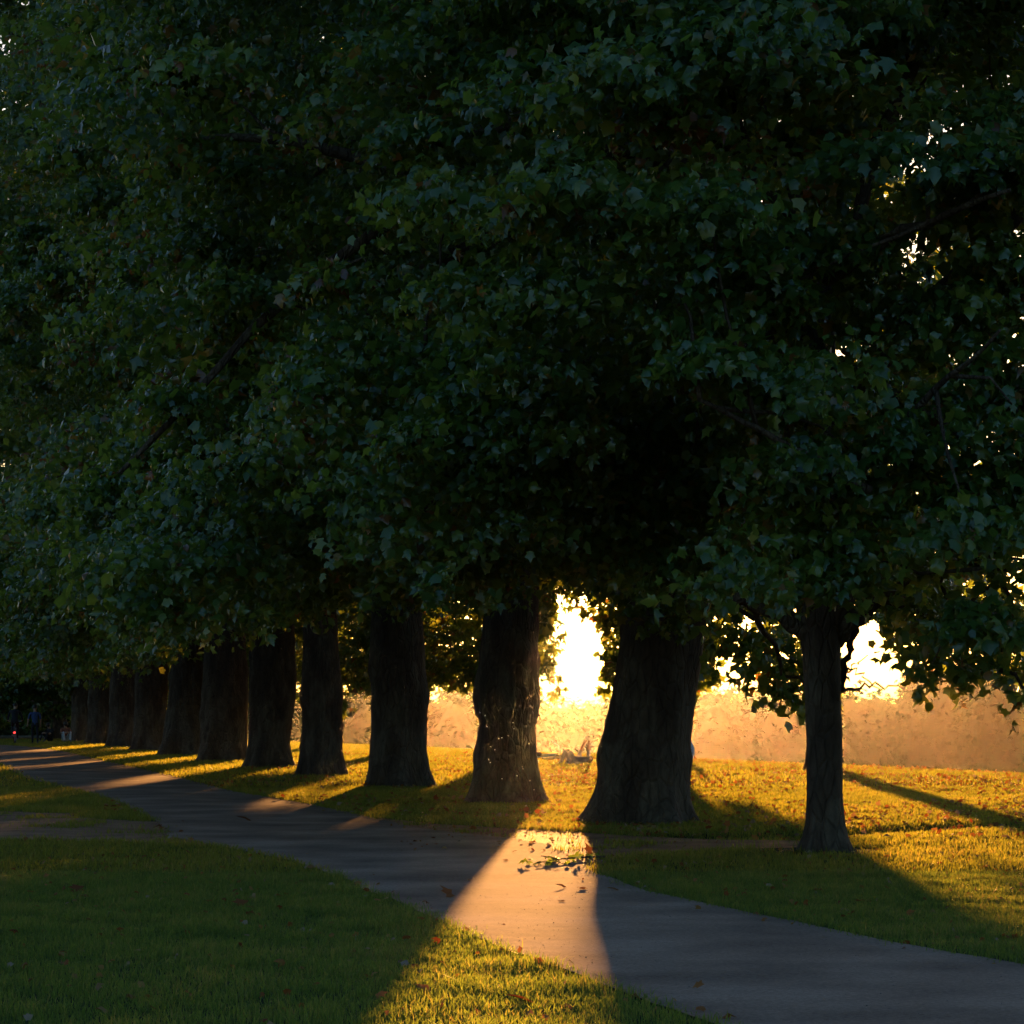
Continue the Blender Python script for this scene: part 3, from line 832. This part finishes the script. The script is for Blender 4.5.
X, Y = scatter(34000, 31, 90, 1.0)
dens = tuft(X, Y, 0.25, 41.0) + 0.035 * X
k = off_path(X, Y) & (rng.random(len(X)) < np.clip(0.35 + dens * 1.2, 0.04, 1)) & (X > -7)
X, Y = X[k], Y[k]
litter('fallen_leaves', X, Y, rng.uniform(.045, .11, len(X)), rng.uniform(.03, .07, len(X)), 'orange and brown fallen leaves strewn over the golden field')
X, Y = scatter(900, 12.5, 28, 0.8)
k = off_path(X, Y, 0.2); X, Y = X[k], Y[k]
litter('fallen_leaves', X, Y, rng.uniform(.025, .075, len(X)), rng.uniform(.03, .05, len(X)), 'scattered brown and pale leaves on the dark near grass')
# along the path's far edge and on the bare earth
ex_, ey_ = [], []
for _ in range(420):
    j = random.randrange(len(PATH) - 1)
    x, y = PATH[j]
    if 12 < y < 75:
        ex_.append(x + random.gauss(0, .18)); ey_.append(y + random.gauss(0, .4))
for _ in range(160):
    x, y = ground_pt(random.uniform(400, 720), random.uniform(828, 852))
    ex_.append(x); ey_.append(y)
for (tpx, tY) in ROW[:7]:
    for _ in range(60):
        th = random.uniform(math.pi, 2 * math.pi); q = random.uniform(0.5, 1.5)
        ex_.append((tpx - CX) / F * tY + q * math.cos(th)); ey_.append(tY + 1.4 * q * math.sin(th))
X, Y = np.array(ex_), np.array(ey_)
litter('fallen_leaves', X, Y, rng.uniform(.03, .075, len(X)), rng.uniform(.014, .02, len(X)), 'small dry leaves gathered along the edges of the path')

def grit():
    n = 15000
    X, Y = scatter(n, 11.5, 27, 0.6)
    k = inside(X, Y, PATH)
    dd = seg_dist(X, Y, PATH + PATH[:1])
    k &= rng.random(n) < np.clip(0.16 + 1.1 * np.exp(-dd / 0.14), 0, 1)
    X, Y = X[k], Y[k]; n = len(X)
    oct_v = np.array([(1, 0, 0), (-1, 0, 0), (0, 1, 0), (0, -1, 0), (0, 0, 1), (0, 0, -.4)], float)
    oct_f = np.array([(0, 2, 4), (2, 1, 4), (1, 3, 4), (3, 0, 4), (2, 0, 5), (1, 2, 5), (3, 1, 5), (0, 3, 5)])
    r = 0.0022 + 0.0055 * rng.beta(1.2, 4, n)
    v = oct_v[None] * r[:, None, None] * rng.uniform(.6, 1.3, (n, 6, 1))
    a_ = rng.uniform(0, 6.28, n); c, s_ = np.cos(a_)[:, None], np.sin(a_)[:, None]
    v = np.stack([v[..., 0] * c - v[..., 1] * s_, v[..., 0] * s_ + v[..., 1] * c, v[..., 2] * .7], -1)
    v += np.stack([X, Y, 0.0135 * np.ones(n)], -1)[:, None]
    f = (oct_f[None] + (np.arange(n) * 6)[:, None, None]).reshape(-1, 3)
    o = link('grit', mesh_np('grit', v.reshape(-1, 3), f, np.full(len(f), 3)), plain('stone_grit', (0.16, 0.13, 0.11), 0.8, 0.2, scale=200))
    tag(o, 'fine loose grit on the path surface, thickest along its edges', 'grit', kind='stuff')
grit()

def single_leaf(px, py, size, rot, tilt, label, group, curl=0.8, hue=0.3):
    x, y = ground_pt(px, py)
    v = LEAF_V.copy() * size
    v[:, 1] -= size * 0.5
    v[:, 2] = v[:, 2] * curl + 0.25 * np.abs(v[:, 0])
    M_ = Matrix.Rotation(rot, 3, 'Z') @ Matrix.Rotation(tilt, 3, 'X')
    v = v @ np.array(M_).T
    v[:, 2] -= v[:, 2].min()
    me = mesh_np('fallen_leaf', v, LEAF_F, np.full(len(LEAF_F), 3), rnd=np.full(len(v), hue))
    o = link('fallen_leaf', me, M_LITTER)
    o.location = (x, y, 0.014)
    tag(o, label, 'leaf', group)

for (px, py, s, r, t) in [(505, 862, .10, .4, .3), (526, 871, .09, 2.2, .2), (543, 852, .08, 1.0, .5), (548, 864, .11, 4.0, .3), (560, 889, .15, 1.2, .45), (581, 891, .14, 2.6, .35), (561, 903, .10, .3, .2), (515, 853, .08, 5.0, .4), (470, 882, .07, 3.3, .3), (530, 846, .09, 0.2, .4)]:
    single_leaf(px, py, s * .7, r, t, 'dry leaf lying on the sunlit patch of path', 'dry leaves on the lit patch of path', hue=0.2)
single_leaf(446, 899, .15, 1.0, .9, 'large curled brown leaf on the shaded path left of the lit patch', 'dry leaves on the path', hue=0.15)
single_leaf(588, 856, .15, 0.9, 1.3, 'orange leaf standing upright at the right corner of the lit patch', 'dry leaves on the path', hue=0.25)
single_leaf(612, 892, .11, 2.0, .4, 'small brown leaf in the shade right of the lit patch', 'dry leaves on the path', hue=0.4)
single_leaf(243, 822, .22, 2.0, .5, 'dark leaf on the shaded path in front of the left trunks', 'dry leaves on the path', hue=0.1)
single_leaf(519, 1006, .15, 2.0, .5, 'curled dark brown leaf in the lit grass by the lower picture edge', 'large leaves on the near grass', hue=0.05)
single_leaf(422, 994, .12, 1.0, .5, 'orange leaf glowing in the lit near grass', 'large leaves on the near grass', hue=0.45)
single_leaf(240, 908, .14, 0.6, .6, 'orange-red leaf on the dark lawn below the bend of the path', 'large leaves on the near grass', hue=0.15)
single_leaf(76, 893, .14, 0.6, .6, 'dark red leaf on the dark lawn at lower left', 'large leaves on the near grass', hue=0.0)

# the leafy sprig dropped on the path
sx, sy = ground_pt(570, 862)
sprig = tag(empty('fallen_sprig', (sx, sy, 0.014)), 'fallen leafy sprig lying at the path edge in the lit patch', 'sprig')
mb = MB(); mb.tube([(-.35, -.9, .03), (-.1, -.3, .035), (.1, .1, .03), (.38, .4, .02)], [.006, .009, .011, .012], 6)
mb.tube([(-.1, -.3, .035), (-.3, .0, .05)], [.007, .004], 5)
mb.build('twig', M_BARK, sprig)
n = 24
t = rng.random(n)
P = np.stack([-.35 + .73 * t + rng.normal(0, .10, n), -.9 + 1.3 * t + rng.normal(0, .15, n), rng.uniform(.012, .06, n)], -1)
o_ = rng.normal(0, 1, (n, 3)); o_[:, 2] = 0.2
v, f, k = leaf_arrays(P, unit(o_), rng.uniform(.06, .12, n), False, up=1.0, droop=.0)
link('leaves', mesh_np('leaves', v, f, np.full(len(f), 3), rnd=np.repeat(rng.random(n) * .3 + .1, k)), M_LEAF, sprig)

# ------------------------------------------------------------------ people
M_SKIN = plain('skin', (0.42, 0.25, 0.17), 0.55, 0.4, var=0.08)
M_HAIR = plain('dark_hair', (0.03, 0.02, 0.015), 0.5, 0.4)
M_GREYCLOTH = plain('grey_cloth', (0.22, 0.22, 0.25), 0.85, 0.2, bump=0.3)
M_DARKCLOTH = plain('dark_cloth', (0.025, 0.025, 0.03), 0.85, 0.2, bump=0.3)
M_BLUESHIRT = plain('blue_shirt', (0.05, 0.085, 0.21), 0.85, 0.2, bump=0.3)
M_PALEBLUE = plain('pale_blue_cloth', (0.42, 0.56, 0.78), 0.85, 0.2, bump=0.3)
M_PALE = plain('pale_cloth', (0.55, 0.55, 0.58), 0.85, 0.2, bump=0.3)
M_RUST = plain('rust_cloth', (0.30, 0.11, 0.07), 0.85, 0.2, bump=0.3)
M_SHOE = plain('shoe', (0.12, 0.12, 0.12), 0.6, 0.3)

BONES = [('pelvis', 'waist'), ('waist', 'chest'), ('chest', 'neck'), ('neck', 'chin'), ('chin', 'head'), ('head', 'crown'),
         ('chest', 'sh_l'), ('sh_l', 'el_l'), ('el_l', 'wr_l'), ('wr_l', 'ha_l'), ('chest', 'sh_r'), ('sh_r', 'el_r'), ('el_r', 'wr_r'), ('wr_r', 'ha_r'),
         ('pelvis', 'hip_l'), ('hip_l', 'kn_l'), ('kn_l', 'an_l'), ('an_l', 'to_l'), ('pelvis', 'hip_r'), ('hip_r', 'kn_r'), ('kn_r', 'an_r'), ('an_r', 'to_r')]
RAD = dict(pelvis=.14, waist=.125, chest=.145, neck=.055, chin=.07, head=.098, crown=.07, sh=.07, el=.047, wr=.032, ha=.034, hip=.095, kn=.062, an=.042, to=.036)

def person(root_name, J, loc, rz, top, legs, label, scale=1.0, short_sleeve=True, stout=1.0):
    """one continuous skinned body posed by its joints; hands get five fingers, head gets nose, ears and hair"""
    J = {k: Vector(v) for k, v in J.items()}
    for s_ in ('l', 'r'):
        w, e = J['wr_' + s_], J['el_' + s_]
        J.setdefault('ha_' + s_, w + (w - e).normalized() * 0.09)
    names = list(J)
    names.sort(key=lambda q: q != 'pelvis')
    idx = {k: i for i, k in enumerate(names)}
    vs = [J[k] for k in names]; es = [(idx[a_], idx[b_]) for a_, b_ in BONES]
    rads = [RAD[k.split('_')[0]] * stout for k in names]
    for s_ in ('l', 'r'):                               # fingers, rooted in the palm
        w, h_ = J['wr_' + s_], J['ha_' + s_]
        d = (h_ - w).normalized()
        side = d.cross(Vector((0, 1, 0.3))).normalized()
        curl = side.cross(d)
        for q, (off, L) in enumerate(((-.028, .07), (-.010, .082), (.010, .076), (.027, .06), (.045, .055))):
            th = q == 4
            st = (w + d * 0.03) if th else h_
            p1 = st + side * off + d * (L * .5 if not th else .02)
            p2 = p1 + d * L * .5 + curl * 0.02
            b = len(vs); vs += [p1, p2]; rads += [.010, .008]
            es += [(idx['ha_' + s_], b), (b, b + 1)]
    me = bpy.data.meshes.new('tmp')
    me.from_pydata([tuple(v) for v in vs], es, [])
    o = bpy.data.objects.new('tmp', me)
    COL.objects.link(o)
    md = o.modifiers.new('skin', 'SKIN'); md.use_smooth_shade = True
    o.modifiers.new('sub', 'SUBSURF').levels = 1
    sk = me.skin_vertices[0].data
    for i, r in enumerate(rads):
        sk[i].radius = (r, r)
    sk[0].use_root = True
    dg = bpy.context.evaluated_depsgraph_get()
    body = bpy.data.meshes.new_from_object(o.evaluated_get(dg))
    bpy.data.objects.remove(o)
    body.name = 'body'
    body.materials.clear()
    for m in (M_SKIN, top, legs, M_SHOE):
        body.materials.append(m)
    segs = []
    for a_, b_ in BONES:
        k = b_.split('_')[0]
        mt = {'waist': 1, 'chest': 1, 'neck': 1, 'chin': 0, 'head': 0, 'crown': 0, 'sh': 1, 'el': 1, 'wr': 0 if short_sleeve else 1, 'ha': 0, 'hip': 2, 'kn': 2, 'an': 2, 'to': 3}[k]
        segs.append((J[a_], J[b_], mt))
    for p in body.polygons:
        c = p.center; best = (1e9, 0)
        for a_, b_, mt in segs:
            ab = b_ - a_; t = max(0, min(1, (c - a_).dot(ab) / max(ab.length_squared, 1e-9)))
            d = (c - a_ - ab * t).length
            if d < best[0]: best = (d, mt)
        p.material_index = best[1]
        p.use_smooth = True
    body.transform(Matrix.Scale(scale, 4))
    root = tag(empty(root_name, loc, rz), label, 'person')
    link('body', body, None, root)
    hd, cr, ch = J['head'], J['crown'], J['chin']
    upv = (cr - ch).normalized()
    mb = MB()
    mb.lump((hd + upv * .035) * scale + Vector((0, 0.02, 0)) * scale, (.108 * scale, .118 * scale, .112 * scale), 14, 9, lambda d: 1.0 + 0.05 * math.sin(d.x * 9) * math.sin(d.z * 7))
    mb.build('hair', M_HAIR, root)
    return root

# lying on the back, knees drawn up, arms reaching to a book; head towards +x
lx, ly = ground_pt(573, 765)
J = dict(pelvis=(-.05, 0, .12), waist=(.14, 0, .125), chest=(.38, 0, .14), neck=(.60, 0, .15), chin=(.68, 0, .16), head=(.77, 0, .15), crown=(.87, 0, .13),
         sh_l=(.50, -.19, .16), el_l=(.52, -.19, .43), wr_l=(.62, -.10, .67), sh_r=(.50, .19, .16), el_r=(.60, .20, .42), wr_r=(.68, .10, .66), ha_l=(.70, -.08, .71), ha_r=(.75, .07, .70),
         hip_l=(-.10, -.10, .12), kn_l=(-.30, -.14, .40), an_l=(-.42, -.14, .07), to_l=(-.54, -.15, .05), hip_r=(-.10, .10, .12), kn_r=(-.22, .14, .43), an_r=(-.36, .15, .07), to_r=(-.48, .16, .05))
person('person', J, (lx, ly, 0.02), 0.85, M_GREYCLOTH, M_GREYCLOTH, 'person in grey lying on the grass, knees raised and arms lifted', 0.92, True, 1.22)
bk = Vector((lx + .68 * math.cos(.85), ly + .68 * math.sin(.85), .68))
book = tag(empty('book', bk, 0.5), 'white open book held up by the person lying on the grass', 'book')
mb = MB(); mb.box((0, 0, 0), (.012, .12, .085)); M_PAPER = leafy('paper', [(0, (.8, .8, .78)), (1, (.8, .8, .78))], [(0, (.9, .9, .85)), (1, (.9, .9, .85))], trans=.6)
b1 = mb.build('page_block', M_PAPER, book, smooth=False); b1.rotation_euler = (0, R(25), R(14))
mb = MB(); mb.box((0, 0, 0), (.016, .125, .09)); b2 = mb.build('cover', M_PAPER, book, smooth=False); b2.rotation_euler = (0, R(-35), R(-14)); b2.location = (-.02, 0, .04)

# seated person in pale blue, half hidden by the massive trunk
J_SIT = dict(pelvis=(0, 0, .12), waist=(0, -.02, .28), chest=(0, .05, .50), neck=(0, .12, .66), chin=(0, .16, .72), head=(0, .18, .81), crown=(0, .19, .92),
             sh_l=(-.18, .08, .60), el_l=(-.24, .30, .42), wr_l=(-.10, .48, .44), sh_r=(.18, .08, .60), el_r=(.24, .30, .42), wr_r=(.10, .48, .44),
             hip_l=(-.10, .04, .12), kn_l=(-.16, .46, .48), an_l=(-.14, .62, .08), to_l=(-.15, .80, .05), hip_r=(.10, .04, .12), kn_r=(.16, .46, .48), an_r=(.14, .62, .08), to_r=(.15, .80, .05))
x, y = ground_pt(691.5, 765)
person('person', J_SIT, (x, y, 0.02), R(75), M_PALEBLUE, M_PALEBLUE, 'person in pale blue sitting on the grass, half hidden behind the massive trunk', 1.0, False)

# the far left: two seated people, a man walking, a cyclist
x, y = ground_pt(51, 742.5)
person('person', J_SIT, (x, y, 0.02), R(150), M_DARKCLOTH, M_DARKCLOTH, 'person in dark clothes sitting at the far end of the path', 0.95)
x, y = ground_pt(65, 742.5)
person('person', J_SIT, (x, y, 0.02), R(200), M_RUST, M_PALE, 'person in a rust top and pale trousers sitting near the farthest trunks', 1.0)
J_WALK = dict(pelvis=(0, 0, .93), waist=(0, 0, 1.06), chest=(0, .02, 1.28), neck=(0, .03, 1.46), chin=(0, .04, 1.53), head=(0, .05, 1.62), crown=(0, .05, 1.72),
              sh_l=(-.20, .02, 1.40), el_l=(-.29, -.06, 1.14), wr_l=(-.32, .05, .92), sh_r=(.20, .02, 1.40), el_r=(.25, .02, 1.12), wr_r=(.24, .14, .90),
              hip_l=(-.10, 0, .90), kn_l=(-.11, .16, .50), an_l=(-.11, .10, .09), to_l=(-.11, .25, .04), hip_r=(.10, 0, .90), kn_r=(.11, -.02, .49), an_r=(.12, -.26, .12), to_r=(.12, -.13, .04))
x, y = ground_pt(35, 744.5)
person('person', J_WALK, (x, y, 0.012), R(10), M_BLUESHIRT, M_DARKCLOTH, 'person in a blue shirt and dark trousers walking away down the path', 0.98)

# ------------------------------------------------------------------ bicycles
M_FRAME = plain('bicycle_paint', (0.06, 0.07, 0.09), 0.35, 0.5)
M_FRAME2 = plain('pale_blue_paint', (0.30, 0.42, 0.60), 0.3, 0.5)
M_RUBBER = plain('rubber', (0.02, 0.02, 0.02), 0.8, 0.2)
M_STEEL = plain('steel', (0.45, 0.45, 0.47), 0.3, 0.5, metal=0.9)
M_SADDLE = plain('saddle', (0.03, 0.025, 0.02), 0.6, 0.3)

def bicycle(label, loc, xf, paint, light=False):
    """upright bicycle along +y, then turned by xf"""
    root = tag(empty('bicycle', loc), label, 'bicycle')
    for yy in (-.52, .52):
        w = MB(); w.torus((0, yy, .34), (1, 0, 0), .325, .018, 36, 8)
        wo = w.build('wheel', M_RUBBER, root, xf=xf)
        r = MB(); r.torus((0, yy, .34), (1, 0, 0), .30, .009, 36, 6); r.build('rim', M_STEEL, wo, xf=xf)
        s_ = MB()
        for q in range(16):
            a_ = 2 * math.pi * q / 16
            s_.tube([(0, yy, .34), (0, yy + .3 * math.cos(a_), .34 + .3 * math.sin(a_))], .0022, 4)
        s_.tube([(-.05, yy, .34), (.05, yy, .34)], .022, 8)
        s_.build('spokes', M_STEEL, wo, xf=xf)
    fr = MB()
    bb, st, hd, hd2 = (0, -.08, .30), (0, -.24, .80), (0, .33, .86), (0, .37, .72)
    for a_, b_ in ((bb, st), (bb, hd2), (st, hd), (hd, hd2)):
        fr.tube([a_, b_], .019, 8)
    for sx_ in (-1, 1):
        fr.tube([(sx_ * .02, -.08, .30), (sx_ * .05, -.52, .34)], .010, 6)
        fr.tube([(sx_ * .02, -.23, .78), (sx_ * .05, -.52, .34)], .009, 6)
        fr.tube([(sx_ * .03, .375, .70), (sx_ * .045, .52, .34)], .012, 6)
    fr.build('frame', paint, root, xf=xf)
    hb = MB()
    hb.tube([(0, .33, .86), (0, .32, .98)], .014, 8)
    hb.tube([(-.30, .20, 1.0), (-.22, .34, 1.0), (0, .36, .98), (.22, .34, 1.0), (.30, .20, 1.0)], .012, 8)
    hb.build('handlebar', M_STEEL, root, xf=xf)
    for sx_ in (-1, 1):
        g = MB()
        g.tube([(sx_ * .30, .20, 1.0), (sx_ * .345, .11, 1.0)], .017, 8)
        g.build('grip', M_RUBBER, root, xf=xf)
    sd = MB(); sd.tube([(0, -.24, .80), (0, -.27, .90)], .012, 8)
    sd.lump((0, -.28, .93), (.075, .13, .03), 12, 8, lambda d: 1.0 - 0.25 * max(0, d.y))
    sd.build('saddle', M_SADDLE, root, xf=xf)
    cr = MB(); cr.torus((.04, -.08, .30), (1, 0, 0), .09, .006, 20, 6)
    cr.tube([(.05, -.08, .30), (.06, .06, .22)], .009, 6); cr.tube([(-.05, -.08, .30), (-.06, -.22, .38)], .009, 6)
    cr.box((.10, .07, .215), (.045, .03, .01)); cr.box((-.10, -.23, .385), (.045, .03, .01))
    cr.build('cranks', M_STEEL, root, xf=xf)
    if light:
        m, nt, out = new_mat('rear_lamp')
        e = N(nt, 'ShaderNodeEmission'); e.inputs['Color'].default_value = (1, .035, .03, 1); e.inputs['Strength'].default_value = 2.2
        nt.links.new(e.outputs['Emission'], out.inputs['Surface'])
        t_ = MB(); t_.lump((0, -.60, .50), (.045, .02, .045), 12, 8); t_.build('tail_light', m, root, xf=xf)
    return root

# lying on its side beside the lying person
x, y = ground_pt(544, 765)
xf = Matrix.Rotation(R(-62), 4, 'Z') @ Matrix.Rotation(R(80), 4, 'Y') @ Matrix.Translation((0, -.1, 0))
xf = Matrix.Translation((0, 0, .16)) @ xf
bicycle('pale blue bicycle lying on its side on the grass, handlebar sticking up', (x - .25, y + .3, 0.0), xf, M_FRAME2)
x, y = ground_pt(15, 744.0)
bicycle('dark bicycle with a glowing red tail light ridden down the path', (x, y, .012), Matrix.Rotation(R(8), 4, 'Z'), M_FRAME, True)
J_RIDE = dict(pelvis=(0, -.27, 1.03), waist=(0, -.20, 1.15), chest=(0, -.06, 1.36), neck=(0, .06, 1.52), chin=(0, .12, 1.58), head=(0, .15, 1.67), crown=(0, .16, 1.78),
              sh_l=(-.19, .02, 1.46), el_l=(-.30, .10, 1.20), wr_l=(-.31, .14, 1.06), ha_l=(-.31, .18, 1.03), sh_r=(.19, .02, 1.46), el_r=(.30, .10, 1.20), wr_r=(.31, .14, 1.06), ha_r=(.31, .18, 1.03),
              hip_l=(-.10, -.24, 1.0), kn_l=(-.12, .12, .80), an_l=(-.10, -.20, .45), to_l=(-.10, -.06, .41), hip_r=(.10, -.24, 1.0), kn_r=(.12, .16, .66), an_r=(.10, .04, .28), to_r=(.10, .17, .24))
person('person', J_RIDE, (x, y, .012), R(8), M_DARKCLOTH, M_DARKCLOTH, 'cyclist in dark clothes riding away at the left picture edge', 1.0, False)

# ------------------------------------------------------------------ midges dancing in the low sun
m_w = leafy('midge_wing', [(0, (.7, .7, .65)), (1, (.7, .7, .65))], [(0, (.85, .8, .7)), (1, (.85, .8, .7))], trans=.7)
proto = None
for q, (px, py) in enumerate([(480, 713), (485, 716), (487, 727), (513, 723), (514, 729), (508, 736), (502, 738), (499, 739), (491, 747), (495, 750), (489, 760), (490, 763), (529, 744), (523, 769), (522, 767), (517, 776), (502, 779), (530, 781), (534, 790), (526, 806)]):
    Yd = 14.2 + random.uniform(0, 1.0) + (0.0 if px < 495 else 2.0)
    if proto is None:
        mb = MB()
        mb.lump((0, 0, 0), (.0012, .0045, .0012), 8, 6)
        for sx_ in (-1, 1):
            mb.quad((0, .001, .001), (sx_ * .004, .004, .003), (sx_ * .006, .001, .005), (sx_ * .004, -.003, .003))
        o = proto = mb.build('midge', m_w, None)
        tag(o, 'tiny sunlit midge hovering before the burled trunk', 'insect', 'midges lit by the sun')
    else:
        o = proto.copy(); COL.objects.link(o)
    o.location = at(px, py, Yd)
    o.rotation_euler = (random.uniform(-.6, .6), random.uniform(-.6, .6), random.uniform(0, 6.28))

# ------------------------------------------------------------------ air
HAZE = 0.000046
def haze():
    x0, x1, y0, y1, z0, z1 = -228, 228, -19, 415, -15.2, 40
    mb = MB(); mb.box(((x0 + x1) / 2, (y0 + y1) / 2, (z0 + z1) / 2), ((x1 - x0) / 2, (y1 - y0) / 2, (z1 - z0) / 2))
    m, nt, out = new_mat('haze')
    v = N(nt, 'ShaderNodeVolumePrincipled')
    v.inputs['Color'].default_value = (0.95, 0.93, 0.90, 1)
    v.inputs['Density'].default_value = HAZE
    v.inputs['Anisotropy'].default_value = 0.92
    nt.links.new(v.outputs['Volume'], out.inputs['Volume'])
    o = mb.build('haze', m, None, smooth=False)
    tag(o, 'warm evening haze filling the air over the field', 'haze', kind='stuff')
haze()

# ------------------------------------------------------------------ light, sky, camera
w = bpy.data.worlds.new('World'); scene.world = w; w.use_nodes = True
nt = w.node_tree
nt.nodes.clear()
sky = nt.nodes.new('ShaderNodeTexSky'); sky.sky_type = 'NISHITA'; sky.sun_disc = False
sky.sun_elevation = SUN_EL; sky.sun_rotation = SUN_AZ; sky.air_density = 1.0; sky.dust_density = 1.5; sky.ozone_density = 3.0; sky.altitude = 30
bg = nt.nodes.new('ShaderNodeBackground'); bg.inputs['Strength'].default_value = 0.092
wo = nt.nodes.new('ShaderNodeOutputWorld')
nt.links.new(sky.outputs['Color'], bg.inputs['Color']); nt.links.new(bg.outputs['Background'], wo.inputs['Surface'])

sl = bpy.data.lights.new('sun', 'SUN'); sl.energy = 5.0; sl.angle = R(0.53); sl.color = (1.0, 0.43, 0.11)
so = bpy.data.objects.new('sun', sl); COL.objects.link(so)
so.rotation_euler = SUN_DIR.to_track_quat('Z', 'Y').to_euler()

cam = bpy.data.cameras.new('camera'); co = bpy.data.objects.new('camera', cam); COL.objects.link(co)
co.location = (0, 0, EYE); co.rotation_euler = (R(90), 0, 0)
cam.sensor_width = 36; cam.lens = F / 1024 * 36
cam.shift_y = (HY - 512) / 1024
cam.clip_start = 0.1; cam.clip_end = 3000
scene.camera = co

vs_ = scene.view_settings
vs_.view_transform = 'Standard'; vs_.look = 'None'; vs_.exposure = 2.05; vs_.gamma = 1
scene.render.engine = 'CYCLES'
cy = scene.cycles
cy.use_denoising = True
try:
    cy.denoiser = 'OPENIMAGEDENOISE'; cy.denoising_input_passes = 'RGB_ALBEDO_NORMAL'; cy.denoising_prefilter = 'ACCURATE'
except Exception:
    pass
cy.max_bounces = 6; cy.diffuse_bounces = 3; cy.glossy_bounces = 2; cy.transmission_bounces = 3; cy.transparent_max_bounces = 4; cy.volume_bounces = 0
cy.sample_clamp_indirect = 4.0
cy.caustics_reflective = False; cy.caustics_refractive = False
